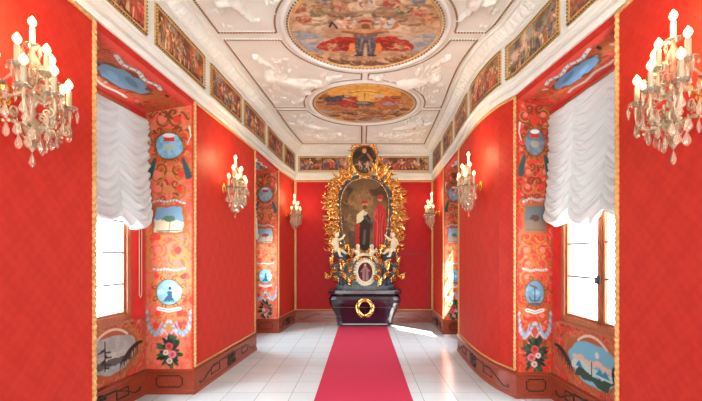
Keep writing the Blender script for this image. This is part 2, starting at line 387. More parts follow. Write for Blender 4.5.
mb = MB(); mb.box(-1.62, 1.71, 9.5, 9.6, 0, ZC); tag(mb.obj('wall_back', 'crimson_damask'), kind='structure')
mb = MB(); mb.box(-2.3, 2.2, -3.1, -3, 0, ZC); tag(mb.obj('wall_rear', 'red_paint'), kind='structure')

# ---------------------------------------------------------------- painted grotesque ornament for the window recesses
RED = (222, 62, 50); OCH = (176, 96, 44); OCH2 = (204, 130, 74); BRN = (120, 60, 32); PNK = (232, 120, 104); BLU = (126, 170, 196); WHT = (226, 222, 220); GRN = (40, 66, 50)
def scrollwork(c, w, y0, y1, step, rnd, cols=(OCH, BRN), wd=.016):
    y = y0
    while y < y1:
        for q in (-1, 1):
            r = w*rnd.uniform(.16, .24); X = w/2+q*w*rnd.uniform(.16, .3)
            c.curl(X, y, r, rnd.uniform(0, 6.28), q*rnd.uniform(.9, 1.4), wd*1.5, cols[0], OCH2)
            c.curl(X-q*.04, y+step*.4, r*.6, rnd.uniform(0, 6.28), -q*1.1, wd, cols[1])
            c.ell(X+q*.03, y+step*.55, w*.06, w*.04, PNK, q*.7, .9); c.ell(X, y+.01, r*.35, r*.35, RED if rnd.random() < .5 else PNK)
        y += step
def filigree(c, w, seed, col, pale, axis=0):
    """fine mirrored interlace between the scrolls"""
    U = np.abs(c.X-w/2)+1 if axis == 0 else c.X+1
    for sc_, th, cc in ((11, .045, col), (16, .05, BRN if not pale else OCH), (9, .03, PNK)):
        n = vnoise(U, c.Y+2, sc_, seed+int(sc_), 2); m_ = np.clip(1.3-np.abs(n-.5)/th, 0, 1); c.blend(m_, cc, .8)
    n = vnoise(U, c.Y+2, 13, seed+31, 2); c.blend((n-.62)/.06, col, .85)
def bouquet(c, w, yc, s, rnd):
    for k in range(60): 
        a = rnd.uniform(0, 6.28); rr = rnd.uniform(.4, 1); c.ell(w/2+s*.46*rr*math.cos(a), yc+s*.72*rr*math.sin(a), s*.15, s*.065, rnd.choice((GRN, (28, 44, 38), (62, 88, 60))), a)
    for (dx, dy, rr, cc) in ((0, .22, .17, (206, 70, 72)), (-.14, -.04, .12, (232, 200, 190)), (.14, -.12, .17, (224, 110, 118)), (.02, -.4, .13, (228, 190, 180))):
        c.ell(w/2+s*dx, yc+s*dy, s*rr, s*rr, cc, 0, 1, .15); c.ell(w/2+s*dx, yc+s*dy, s*rr*.5, s*rr*.5, tuple(v*.72 for v in cc))
def ribbon(c, w, y, amp, rnd, inks=True):
    amp *= .6
    p = [(w*(.08+.84*i/10), y+amp*math.sin(i*1.15)+amp*1.4*(abs(i-5)/5)**2*-1) for i in range(11)]
    p = [(w/2+(a-w/2)*.78, b) for a, b in p]; c.line(p, .034, (140, 100, 96), None, .8); c.line(p, .024, (214, 202, 196))
    if inks:
        for i in range(1, 10): c.line([(p[i][0]-.008, p[i][1]-.008), (p[i][0]+.006, p[i][1]+.008)], .006, (80, 80, 96))
def shield(c, w, y, rx, ry, col, rim=OCH, wob=.12):
    for dy, k in ((0, 1.28), ): c.ell(w/2, y, rx*k, ry*k, rim, 0, 1, wob, 4)
    for a in range(8): c.curl(w/2+rx*1.2*math.cos(a*.785+.4), y+ry*1.2*math.sin(a*.785+.4), .035, a, 1, .014, BRN)
    c.ell(w/2, y, rx*1.08, ry*1.08, BRN, 0, 1, wob, 4); c.ell(w/2, y, rx, ry, col, 0, 1, wob, 4); n_ = vnoise(c.X+3, c.Y+3, 16, 5, 2); d_ = np.clip(1.1-np.hypot((c.X-w/2)/rx, (c.Y-y)/ry), 0, .2)*5; c.blend((n_-.52)/.08*d_, tuple(v*.78 for v in col), .5); c.blend((.42-n_)/.08*d_, tuple(min(255, v*1.18+12) for v in col), .5)
def reveal_canvas(w, seed, tops, mid, medal, pale):
    rnd = random.Random(seed); c = Canvas(0, w, ZBASE, ZSOF-.005, .0075, RED)
    if pale: c.mottle((232, 108, 92), 3, seed, .7); c.mottle((222, 150, 116), 14, seed+1, .5)
    else: c.mottle((206, 44, 34), 4, seed, .6)
    filigree(c, w, seed, OCH2 if pale else OCH, pale)
    scrollwork(c, w, 2.98, 3.32, .2, rnd, ((138, 66, 30), BRN), .03); scrollwork(c, w, 2.2, 2.72, .17, rnd, (OCH, BRN), .02)
    scrollwork(c, w, 1.36, 1.88, .15, rnd, (OCH2 if pale else OCH, OCH), .02); scrollwork(c, w, .78, 1.06, .14, rnd, (OCH2 if pale else OCH, OCH), .016)
    for q in (-1, 1):                           # greenery beside the top shield, draped cloth above
        for k in range(7): c.ell(w/2+q*w*(.42-.02*k), 2.52+.03*k, .045, .02, (54, 84, 84), q*(.5+.2*k))
        c.line([(w/2+q*w*.42, 3.1), (w/2+q*w*.45, 3.0), (w/2+q*w*.38, 2.9)], .022, WHT, .008)
    shield(c, w, 2.88, w*.27, .15, tops, OCH); c.poly([(w*.38, 2.93), (w*.62, 2.93), (w*.6, 2.99), (w*.4, 2.99)], (204, 50, 46)); c.ell(w/2, 3.0, w*.13, .025, WHT); c.ell(w/2, 2.86, w*.12, .04, (190, 176, 140), 0, .6)
    ribbon(c, w, 2.24, .02, rnd)
    # picture of a landscape / open book
    c.poly([(w*.16, 1.85), (w*.12, 2.03), (w*.2, 2.2), (w*.8, 2.2), (w*.88, 2.03), (w*.84, 1.85)], OCH, 1, .02); c.poly([(w*.22, 1.88), (w*.19, 2.03), (w*.25, 2.17), (w*.76, 2.17), (w*.8, 2.03), (w*.77, 1.88)], mid[0], 1, .015)
    c.poly([(w*.2, 1.88), (w*.2, 2.02), (w*.8, 2.0), (w*.78, 1.88)], mid[1], 1, .02); c.ell(w*.5, 2.03, w*.13, .035, mid[2], 0, 1, .3); c.line([(w*.25, 1.89), (w*.75, 1.9)], .012, (110, 100, 80)); c.line([(w*.5, 1.9), (w*.52, 1.99)], .008, (120, 104, 80))
    ribbon(c, w, 1.44, -.012, rnd)
    shield(c, w, 1.18, w*.26, .14, medal[0], OCH2 if pale else OCH, .06)
    if medal[1] == 'anchor':
        c.line([(w/2, 1.26), (w/2, 1.1)], .008, (30, 34, 44)); c.line([(w/2-.06, 1.14), (w/2-.04, 1.1), (w/2, 1.09), (w/2+.04, 1.1), (w/2+.06, 1.14)], .008, (30, 34, 44)); c.line([(w/2-.02, 1.24), (w/2+.05, 1.27)], .02, (96, 86, 70)); c.ell(w/2, 1.06, .08, .015, (110, 70, 50))
    else:
        c.poly([(w/2-.07, 1.07), (w/2-.02, 1.14), (w/2-.01, 1.2), (w/2+.03, 1.2), (w/2+.04, 1.12), (w/2+.07, 1.08)], (44, 84, 110), 1, .01); c.ell(w/2+.01, 1.225, .018, .02, (40, 60, 84)); c.line([(w/2-.08, 1.07), (w/2+.09, 1.07)], .014, (70, 140, 160))
    p = [(w*.28, .99), (w*.5, .965), (w*.72, .99)]; c.line(p, .04, WHT); c.line(p, .008, (96, 110, 130))
    for q in (-1, 1):                           # pale garlands and bow over the bouquet
        g = [(w/2+q*w*.46, .98), (w/2+q*w*.42, .78), (w/2+q*w*.28, .69), (w/2+q*w*.14, .75), (w/2+q*w*.02, .86)]
        c.line(g, .012, (176, 196, 208), .006, .8)
        for a_, b_ in zip(g, g[1:]):
            for k in range(5): tt = (k+.5)/5; c.ell(a_[0]+(b_[0]-a_[0])*tt, a_[1]+(b_[1]-a_[1])*tt-.012, .016, .024, ((176, 198, 212), (120, 150, 176))[k % 2], q*.6, .9, .3, k)
        for k in range(9): c.ell(w/2+q*w*(.44-.035*k), .9-.17*math.sin(k*.35)-.03, .01, .03, (150, 176, 196), q*.3)
        c.line([(w/2, .66), (w/2+q*.05, .74), (w/2+q*.1, .68)], .014, (206, 186, 206)); c.line([(w/2, .66), (w/2+q*.07, .62)], .014, (206, 186, 206))
    bouquet(c, w, .49, .27, rnd)
    c.line([(.008, ZBASE), (.008, 3.36)], .01, BRN, None, .5); c.line([(w-.01, ZBASE), (w-.01, 3.36)], .012, (196, 40, 34))
    return c
def soffit_canvas(L, w, seed, blue):
    """x along the hall, y from window (0) to hall (w)"""
    rnd = random.Random(seed); c = Canvas(0, L, 0, w, .0085, (228, 70, 58)); c.mottle((214, 52, 40), 5, seed, .6)
    filigree(c, L, seed, (188, 98, 50), False, 1); c.blend(np.clip(1-np.minimum(c.Y-.02, w-.04-c.Y)/.07, 0, 1), (232, 84, 72), .95)
    for k in range(16):
        a = k/15; X = L*(.1+.8*a)
        for yy in (w*.3, w*.5, w*.68):
            if rnd.random() < .85: c.curl(X+rnd.uniform(-.03, .03), yy+rnd.uniform(-.03, .03), rnd.uniform(.04, .075), rnd.uniform(0, 6.3), rnd.choice((-1, 1))*1.2, .024, (176, 84, 40), (206, 120, 66))
    for k in range(14): c.ell(rnd.uniform(.2, L-.2), rnd.uniform(.12, w-.12), .035, .018, rnd.choice((GRN, (50, 44, 40), (212, 90, 70), (150, 40, 36), (200, 180, 150))), rnd.uniform(0, 3))
    c.ell(L/2, w*.5, L*.235, w*.25, (120, 66, 36), 0, 1, .2, seed); c.ell(L/2, w*.5, L*.21, w*.2, blue, 0, 1, .22, seed); c.ell(L/2-.08, w*.55, L*.08, w*.06, tuple(v*.78 for v in blue), .2, .8); c.ell(L/2+.1, w*.45, L*.06, w*.05, tuple(min(255, v*1.15) for v in blue), .2, .8)
    p = [(L*(.3+.045*i), w*.8+.02*math.sin(i*1.4)) for i in range(11)]
    c.line(p, .05, (120, 90, 90)); c.line(p, .038, (228, 220, 214)); 
    for q in p[1:-1]: c.line([(q[0]-.01, q[1]-.01), (q[0]+.006, q[1]+.01)], .007, (110, 60, 60))
    p = [(L*(.28+.045*i), w*.14+.012*math.sin(i*1.2)) for i in range(11)]; c.line(p, .03, (224, 200, 176))
    return c
def apron_canvas(L, side, z1):
    """x from the far corner towards the camera, y height"""
    rnd = random.Random(8 if side == 'L' else 9); c = Canvas(0, L, ZBASE, z1, .0085, (214, 72, 58)); c.mottle((200, 50, 40), 4, 8, .6); z0 = ZBASE; H = z1-z0; X = .52 if side == 'L' else .72
    filigree(c, L, 7, (176, 96, 60), False, 1)
    for k in range(34):
        a = rnd.uniform(0, 6.28); c.curl(X+.44*math.cos(a), z0+H*.5+H*.42*math.sin(a), rnd.uniform(.035, .07), rnd.uniform(0, 6), rnd.choice((-1, 1))*1.1, .03, (178, 92, 52), (208, 134, 86))
    c.ell(X, z0+H*.5, .42, H*.42, (170, 88, 50), 0, 1, .12, 6)
    if side == 'L':
        c.ell(X, z0+H*.5, .36, H*.34, (176, 170, 164), 0, 1, .12, 6); c.poly([(X-.3, z0+H*.3), (X+.32, z0+H*.28), (X+.3, z0+H*.46), (X-.3, z0+H*.4)], (96, 88, 80), 1, .03); c.poly([(X-.25, z0+H*.4), (X+.2, z0+H*.42), (X+.2, z0+H*.5), (X-.2, z0+H*.52)], (196, 188, 176), 1, .02)
        for k in range(12): c.line([(X+.1, z0+H*(.3+.03*k)), (X+.1+rnd.uniform(-.09, .09), z0+H*(.28+.03*k))], .014, (34, 32, 34))
        c.line([(X+.1, z0+H*.25), (X+.1, z0+H*.75)], .014, (34, 30, 32)); c.mottle((60, 50, 44), 18, 3, .12)
    else:
        c.ell(X, z0+H*.5, .37, H*.35, (120, 176, 200), 0, 1, .12, 6)
        for k in range(7): c.ell(X-.26+.09*k, z0+H*(.5+.03*math.sin(k*2)), .06, .03, (226, 180, 160))
        c.poly([(X-.34, z0+H*.3), (X-.3, z0+H*.46), (X+.3, z0+H*.44), (X+.33, z0+H*.3)], (196, 204, 196), 1, .03); c.poly([(X-.3, z0+H*.2), (X-.2, z0+H*.36), (X+.1, z0+H*.28), (X+.34, z0+H*.34), (X+.2, z0+H*.17)], (52, 72, 58), 1, .03)
        for k in (-.2, .12, .2): c.poly([(X+k-.06, z0+H*.36), (X+k, z0+H*.47), (X+k+.07, z0+H*.36)], (60, 132, 170))
        c.line([(X, z0+H*.3), (X, z0+H*.52)], .014, (50, 60, 56)); c.ell(X+.08, z0+H*.66, .03, .03, (222, 214, 200))
        c.ell(X+.34, z0+H*.45, .06, .1, (30, 50, 44), 0, 1, .3)
    p = [(X-.22+.044*i, z0+H*.93-.05*((i-5)/5)**2*1.6) for i in range(11)]; c.line(p, .026, (222, 196, 178))
    for k in range(12):
        bx, by = .09+.024*k, z0+H*(.56-.004*k*k*.5); c.line([(bx-.03, by), (bx+.02, by+.01), (bx+.05, by-.03), (bx+.04+.01*(k % 3), by-.12-.02*(k % 2))], .028, (36, 50, 44) if side == 'R' else (52, 26, 22), .006)
    return c

# ---------------------------------------------------------------- window recesses
REV = {('L', 1): dict(seed=1, tops=(120, 168, 196), mid=((122, 160, 190), (222, 208, 176), (84, 116, 96)), medal=((150, 196, 214), 'figure'), pale=True),
       ('L', 2): dict(seed=2, tops=(130, 160, 178), mid=((150, 176, 190), (190, 170, 150), (150, 60, 60)), medal=((140, 196, 216), 'figure'), pale=True),
       ('R', 1): dict(seed=3, tops=(110, 120, 134), mid=((104, 108, 112), (134, 108, 96), (92, 64, 54)), medal=((120, 156, 186), 'anchor'), pale=False),
       ('R', 2): dict(seed=4, tops=(124, 156, 184), mid=((130, 160, 186), (160, 130, 110), (90, 110, 90)), medal=((140, 180, 200), 'anchor'), pale=True)}
Z0W, Z1W = .91, 3.22
wspan = {('L', 1): (3.12, 4.33), ('L', 2): (6.86, 8.0), ('R', 1): (2.98, 4.24), ('R', 2): (6.78, 7.88)}
def xwall(key, y):
    y0, y1, a, b = REC[key]; return a+(b-a)*(y-y0)/(y1-y0)
num = 0
for key in (('L', 1), ('L', 2), ('R', 1), ('R', 2)):
    num += 1
    side = key[0]; y0, y1, xa, xb = REC[key]; sg = -1 if side == 'L' else 1; W = walls[side]; wa, wb = wspan[key]
    zs = 3.26; X0, X1 = wx(side, y0), wx(side, y1); TH = .38
    mb = MB()
    mb.quad((X0, y0, 0), (xa, y0, 0), (xa, y0, zs), (X0, y0, ZSOF)); mb.quad((X1, y1, 0), (xb, y1, 0), (xb, y1, zs), (X1, y1, ZSOF))
    mb.quad((X0, y0, ZSOF), (X1, y1, ZSOF), (xb, y1, zs), (xa, y0, zs))
    P = lambda y, z, d=0: (xwall(key, y)+sg*d, y, z)
    for a, b, c, d in ((y0, y1, 0, Z0W), (y0, y1, Z1W, zs), (y0, wa, Z0W, Z1W), (wb, y1, Z0W, Z1W)): mb.quad(P(a, c), P(b, c), P(b, d), P(a, d))
    for (a, c), (b, d) in (((wa, Z0W), (wb, Z0W)), ((wa, Z1W), (wb, Z1W)), ((wa, Z0W), (wa, Z1W)), ((wb, Z0W), (wb, Z1W))): mb.quad(P(a, c), P(b, d), P(b, d, .06), P(a, c, .06))
    o = mb.obj('recess', 'red_paint', W)
    # masonry embrasure outside the sash
    mb = MB(); e = .1
    for (a, c), (b, d) in (((wa, Z0W), (wb, Z0W)), ((wa, Z1W), (wb, Z1W)), ((wa, Z0W), (wa, Z1W)), ((wb, Z0W), (wb, Z1W))):
        f = lambda v, lo, hi: lo-e if v == lo else hi+e
        a2, b2 = f(a, wa, wb), f(b, wa, wb); c2, d2 = f(c, Z0W, Z1W), f(d, Z0W, Z1W)
        mb.quad(P(a, c, .06), P(b, d, .06), P(b2, d2, TH), P(a2, c2, TH))
    mb.obj('embrasure', 'stone', W)
    mb = MB()                                   # solid masonry round the opening, closing the wall outside
    for a, b, c, d in ((y0-.3, y1+.3, -.1, Z0W-e), (y0-.3, y1+.3, Z1W+e, ZC), (y0-.3, wa-e, Z0W-e, Z1W+e), (wb+e, y1+.3, Z0W-e, Z1W+e)): mb.quad(P(a, c, TH), P(b, c, TH), P(b, d, TH), P(a, d, TH))
    mb.obj('outer_face', 'stone', W)
    # painted reveals, soffit, apron
    cv = reveal_canvas(abs(X1-xb), **REV[key])
    o = cv.obj('painted_reveal', lambda x, y, h: (xb-sg*x, y1-.004, min(y, zs+(ZSOF-zs)*x/abs(X1-xb))), 'wall_painting', W)
    Ls = y1-y0
    cv = soffit_canvas(Ls, abs(X1-xb), 20+num, (110, 142, 176) if side == 'R' else (124, 156, 178))
    def fs(x, y, h):
        yy = y1-x; xi = xwall(key, yy); xo = wx(side, yy); t = y/abs(X1-xb); return (xi+(xo-xi)*t, yy, zs+(ZSOF-zs)*t-.004)
    cv.obj('painted_soffit', fs, 'wall_painting', W)
    cv = apron_canvas(Ls, side, Z0W-.03)
    cv.obj('painted_apron', lambda x, y, h: P(y1-x, y, -.004), 'wall_painting', W)
    # the window
    wt = empty('window_%d' % num, (0, 0, 0)); tag(wt, kind='structure')
    def bar(mb, a, b, c, d, t0, t1):
        mb.add([P(a, c, t0), P(b, c, t0), P(b, d, t0), P(a, d, t0), P(a, c, t1), P(b, c, t1), P(b, d, t1), P(a, d, t1)],
               [(0, 3, 2, 1), (4, 5, 6, 7), (0, 1, 5, 4), (1, 2, 6, 5), (2, 3, 7, 6), (3, 0, 4, 7)])
    mb = MB(); F = .05
    for a, b, c, d in ((wa, wa+F, Z0W, Z1W), (wb-F, wb, Z0W, Z1W), (wa, wb, Z0W, Z0W+F+.01), (wa, wb, Z1W-F, Z1W)): bar(mb, a, b, c, d, -.015, .06)
    mb.obj('window_frame', 'window_wood', wt)
    mid = (wa+wb)/2; mb = MB(); bar(mb, mid-.025, mid+.025, Z0W+F, Z1W-F, 0, .055); bar(mb, mid-.011, mid+.011, Z0W+F, Z1W-F, -.014, 0); mb.obj('mullion', 'window_wood', wt)
    mb = MB(); bar(mb, mid-.03, mid+.03, 1.34, 1.42, -.02, -.014); mb.tube([P(mid, 1.4, -.02), P(mid, 1.4, -.045), P(mid, 1.33, -.05)], .008); mb.obj('window_handle', 'lead', wt)
    for q in (0, 1):
        aa, bb = ((wa+F, mid-.025), (mid+.025, wb-F))[q]
        mb = MB(); s = .028
        for a, b, c, d in ((aa, aa+s, Z0W+F, Z1W-F), (bb-s, bb, Z0W+F, Z1W-F), (aa, bb, Z0W+F, Z0W+F+s+.01), (aa, bb, Z1W-F-s, Z1W-F)): bar(mb, a, b, c, d, .008, .04)
        sash = mb.obj('casement', 'window_wood', wt)
        mb = MB(); mb.quad(P(aa+s, Z0W+F+s, .025), P(bb-s, Z0W+F+s, .025), P(bb-s, Z1W-F-s, .025), P(aa+s, Z1W-F-s, .025)); mb.obj('pane', 'glass', sash)
        mb = MB(); zz = 1.30 if side == 'L' else 1.39; st = .335
        while zz < Z1W-.15:
            bar(mb, aa+s, bb-s, zz-.007, zz+.007, .012, .036); zz += st
        mb.obj('glazing_bar', 'lead', sash)
    mb = MB(); bar(mb, wa-.02, wb+.02, Z0W-.03, Z0W+.004, -.03, .02); mb.obj('window_sill', 'window_wood', wt)
    if side == 'L' and key[1] == 1:
        mb = MB(); yy = (wb+y1)/2+.02
        mb.tube([P(yy-.02, 2.3, -.02), P(yy-.02, 1.16, -.02), P(yy, 1.13, -.02), P(yy+.02, 1.16, -.02), P(yy+.02, 2.3, -.02)], .0045)
        tag(mb.obj('blind_cord', 'ivory'), 'pale looped pull cord hanging beside the festoon blind of the near left window', 'cord')
# hall end door outline hidden in the damask
mb = MB(); mb.box(1.58, 1.595, 9.492, 9.5, .32, 1.66); mb.box(.95, 1.595, 9.492, 9.5, 1.645, 1.66); tag(mb.obj('door_1', 'dark_inlay'), kind='structure')

# ---------------------------------------------------------------- baseboards with inlay
prof = [(0, ZBASE+.0), (.012, ZBASE+.0), (.036, ZBASE-.008), (.038, ZBASE-.022), (.022, ZBASE-.036), (.02, .05), (.03, .045), (.03, 0)]
nL = len(recess_path('L')); nF = len(FULL)
bases = {}
for nm, rg in (('baseboard_left', range(0, nL-1)), ('baseboard_back', range(nL-1, nL)), ('baseboard_right', range(nL, nF-1))):
    mb = MB(); sweep(mb, FULL, prof, True, rg); bases[nm] = tag(mb.obj(nm, 'mahogany'), kind='structure')
def inlay(seg, parent, motif, flip=1):
    f = fine(seg, .01); L = f[-1][4]
    def pt(s, h):
        s = min(max(s, 0), L); i = min(range(len(f)), key=lambda k: abs(f[k][4]-s)); x, y, nx, ny, _ = f[i]
        return (x+flip*nx*.0215, y+flip*ny*.0215, h)
    mb = MB()
    for pts, r in motif(L): mb.tube([pt(a, b) for a, b in pts], r, 5)
    mb.obj('inlay', 'dark_inlay', parent)
def pier_motif(L):
    out = []; c = L/2; z = .15
    for q in (-1, 1):
        out.append(([(c+q*(L/2-.12), z-.06), (c+q*(L/2-.2), z-.07), (c+q*(L/2-.34), z), (c+q*(L/2-.5), z+.05), (c+q*(L/2-.62), z+.05)], .01))
        a, b = c+q*L*.19, c+q*L*.3
        out.append(([(a, z-.05), (a, z+.04), (b, z+.04), (b, z-.05), (a, z-.05)], .0095)); out.append(([(a, z+.055), (c+q*.12, z+.055), (c+q*.05, z)], .0095))
        out.append(([(c+x*1.4*q, zz) for x, zz in spiral(.05, z+.02, .05, .01, 0, 1.3, 14)], .017)); out.append(([(c+x*1.4*q, zz) for x, zz in spiral(.05, z-.05, .04, .01, 1, -1.2, 14)], .0195))
        out.append(([(c+q*(L/2-.12)+x, zz) for x, zz in spiral(0, z-.045, .02, .008, 0, 1, 10)], .005))
    out.append(([(c, z-.08), (c, z+.09)], .008)); return out
def rect_motif(L):
    a, b, z0, z1, k = L*.25, L*.78, .085, .215, .02
    return [([(a, z0+k), (a, z1-k), (a+k, z1-k), (a+k, z1), (b-k, z1), (b-k, z1-k), (b, z1-k), (b, z0+k), (b-k, z0+k), (b-k, z0), (a+k, z0), (a+k, z0+k), (a, z0+k)], .008)]
def sub(W_, a, b): return [p for p in W_ if a-1e-6 <= p[1] <= b+1e-6]
bl, br, bb = bases['baseboard_left'], bases['baseboard_right'], bases['baseboard_back']
for a, b in ((.2, 3.04), (4.59, 6.71), (8.22, 9.5)): inlay(sub(LW, a, b), bl, pier_motif)
for a, b in ((.2, 2.95), (4.45, 6.66), (8.08, 9.5)): inlay(sub(RW, a, b), br, pier_motif, -1)
inlay([(-1.62, 9.5), (1.71, 9.5)], bb, pier_motif)
for key in REC:
    y0, y1, xa, xb = REC[key]; par = bl if key[0] == 'L' else br; X1 = wx(key[0], y1)
    if key[0] == 'L': inlay([(xb, y1), (X1, y1)], par, rect_motif); inlay([(xa, y0), (xb, y1)], par, pier_motif)
    else: inlay([(X1, y1), (xb, y1)], par, rect_motif); inlay([(xa, y0), (xb, y1)], par, pier_motif, -1)

# ---------------------------------------------------------------- cornice and frieze (trim), gilt rope borders
tn = [0]
def trim(mb, mat, smooth=False):
    tn[0] += 1; return tag(mb.obj('trim_%d' % tn[0], mat, None, smooth), kind='structure')
mb = MB(); sweep(mb, ROOM, [(0, 3.42), (.022, 3.42), (.03, 3.45), (.03, 3.47), (.018, 3.475), (.018, 3.485), (.05, 3.49), (.05, 3.51), (.036, 3.515), (.06, 3.54), (.075, 3.545), (.075, 3.575), (.045, 3.58), (.045, 3.592), (.012, 3.61), (.012, 4.045), (.03, 4.05), (.045, 4.058), (.06, 4.06), (.06, 4.075)])
cornice = trim(mb, 'plaster')
mb = MB(); sweep(mb, ROOM, [(.175, 4.165), (.2, 4.165), (.21, 4.18), (.235, 4.182), (.24, 4.2)]); cor2 = trim(mb, 'plaster')
# acanthus band on the cove: real relief
_g = np.random.RandomState(5).rand(64, 8)
def lace(s, v):
    a, b = s/.016, v*6.0; i, j = int(a), min(int(b), 6); fa, fb = a-i, b-j
    return (_g[i % 64, j]*(1-fa)+_g[(i+1) % 64, j]*fa)*(1-fb)+(_g[i % 64, j+1]*(1-fa)+_g[(i+1) % 64, j+1]*fa)*fb
mb = MB(); rows = 9
full = ROOM+[ROOM[0]]
for (p, q) in zip(full, full[1:]):
    pass
offs = [offsets(ROOM, .06+(.175-.06)*k/(rows-1)) for k in range(rows)]
for i in range(len(ROOM)-1):
    a0, a1 = ROOM[i], ROOM[i+1]
    if max(a0[1], a1[1]) < 2.0: continue
    L = math.hypot(a1[0]-a0[0], a1[1]-a0[1]); n = max(2, int(L/.011)); vs = []; nx, ny = (a1[1]-a0[1])/L, -(a1[0]-a0[0])/L
    s0 = sum(math.hypot(ROOM[k+1][0]-ROOM[k][0], ROOM[k+1][1]-ROOM[k][1]) for k in range(i))
    for j in range(n+1):
        t = j/n; s = s0+L*t
        for k in range(rows):
            v = k/(rows-1); ph = (s/.11) % 1-.5
            w_ = (.46*math.sin(math.pi*(.15+.8*v)))
            r = math.sqrt(max(0, 1-(ph/w_)**2))*(1+.5*math.cos(v*22)) if abs(ph) < w_ else 0
            r = .55*r+.9*lace(s, v)
            dsp = .014*r if 0 < k < rows-1 else 0
            x = offs[k][i][0]*(1-t)+offs[k][i+1][0]*t; y = offs[k][i][1]*(1-t)+offs[k][i+1][1]*t
            vs.append((x+nx*dsp*.6, y+ny*dsp*.6, 4.075+.09*v**1.2-dsp*.8))
    mb.add(vs, [(j*rows+k, (j+1)*rows+k, (j+1)*rows+k+1, j*rows+k+1) for j in range(n) for k in range(rows-1)])
mb.obj('acanthus_band', 'ceiling_plaster', cornice, False)
def rope(mb, pts, r=.02, pitch=.075):
    """gilt rope moulding: twisted lobes along a path"""
    pts = [Vector(p) for p in pts]; out = []; 
    for a, b in zip(pts, pts[1:]):
        L = (b-a).length; n = max(2, int(L/.0125)); out += [a+(b-a)*i/n for i in range(n)]
    out.append(pts[-1]); N = len(out); n = 8; vs = []; s = 0
    t0 = (out[1]-out[0]).normalized(); u = t0.orthogonal().normalized()
    for i in range(N):
        t = (out[min(i+1, N-1)]-out[max(i-1, 0)]).normalized(); u = (u-t*u.dot(t)).normalized(); v = t.cross(u)
        if i: s += (out[i]-out[i-1]).length
        for k in range(n):
            a = 2*math.pi*k/n; rr = r*(.84+.26*math.cos(2*(a)+2*math.pi*s/pitch)); vs.append(out[i]+u*math.cos(a)*rr+v*math.sin(a)*rr)
    fs = [(i*n+k, i*n+(k+1) % n, (i+1)*n+(k+1) % n, (i+1)*n+k) for i in range(N-1) for k in range(n)]+[tuple(range(n))[::-1], tuple((N-1)*n+k for k in range(n))]
    mb.add(vs, fs)
def frame_pier(side, a, b):
    W_ = LW if side == 'L' else RW; sg = 1 if side == 'L' else -1; mb = MB(); e = .02; d = .008
    pts = [(wx(side, a+e), a+e)]+[p for p in W_ if a+e < p[1] < b-e]+[(wx(side, b-e), b-e)]
    lo, hi = ZBASE+.02, 3.40
    ring = [(x+sg*d, y, lo) for x, y in pts]; top = [(x+sg*d, y, hi) for x, y in pts]
    rope(mb, ring, .012, .05); rope(mb, top, .015, .05); rope(mb, [ring[0], top[0]], .019, .05); rope(mb, [ring[-1], top[-1]], .019, .05)
    trim(mb, 'gold')
for a, b in ((.2, 3.04), (4.59, 6.71), (8.22, 9.5)): frame_pier('L', a, b)
for a, b in ((.2, 2.95), (4.45, 6.66), (8.08, 9.5)): frame_pier('R', a, b)
mb = MB(); c4 = [(-1.59, 9.485, ZBASE+.02), (1.68, 9.485, ZBASE+.02), (1.68, 9.485, 3.39), (-1.59, 9.485, 3.39)]
for i in range(4): rope(mb, [c4[i], c4[(i+1) % 4]], .015, .06)
trim(mb, 'gold')

# ---------------------------------------------------------------- frieze paintings
ROBES = [(150, 52, 36), (120, 40, 30), (176, 96, 50), (70, 72, 84), (96, 60, 40), (170, 130, 90), (54, 70, 96), (130, 90, 56), (184, 60, 40), (88, 84, 60)]
def scene_canvas(L, H, seed, base, cols=0):
    rnd = random.Random(seed); c = Canvas(0, L, 0, H, .0075, base); c.mottle(tuple(v*.5 for v in base), 4, seed, .85, .42, .62); c.mottle(tuple(min(255, v*1.35+22) for v in base), 5, seed+3, .7, .5, .66)
    for k in range(cols):
        X = rnd.uniform(.05, L-.05); c.poly([(X-.04, 0), (X+.04, 0), (X+.03, H), (X-.03, H)], tuple(v*.6 for v in base), .8); c.line([(X-.015, 0), (X-.015, H)], .014, tuple(min(255, v*1.3+10) for v in base), None, .7)
    for k in range(4): c.ell(rnd.uniform(0, L), rnd.uniform(H*.55, H), rnd.uniform(.05, .13), rnd.uniform(.03, .08), rnd.choice(((150, 150, 140), (176, 150, 110), (70, 66, 46), (96, 44, 30))), 0, .7, .4, k+seed)
    c.poly([(0, 0), (L, 0), (L, H*.1), (L*.5, H*.2), (0, H*.12)], tuple(v*.5 for v in base), .9, .03)
    n = int(L/.07)
    for k in range(n):
        if rnd.random() < .12: continue
        h = H*rnd.uniform(.42, .86); person(c, L*(k+.5)/n+rnd.uniform(-.04, .04), H*rnd.uniform(.0, .16), h, rnd.choice(ROBES), rnd, rnd.uniform(-.35, .35))
    for k in range(int(L*9)): c.ell(rnd.uniform(0, L), rnd.uniform(0, H*.5), rnd.uniform(.015, .04), rnd.uniform(.01, .025), rnd.choice(ROBES+[SKIN, (216, 180, 140)]), rnd.uniform(0, 3), .8, .3, k)
    c.mottle(tuple(v*.45 for v in base), 22, seed+8, .35, .5, .7); c.mottle((230, 190, 140), 26, seed+9, .22, .55, .75); c.c = c.c*1.08+14
    return c
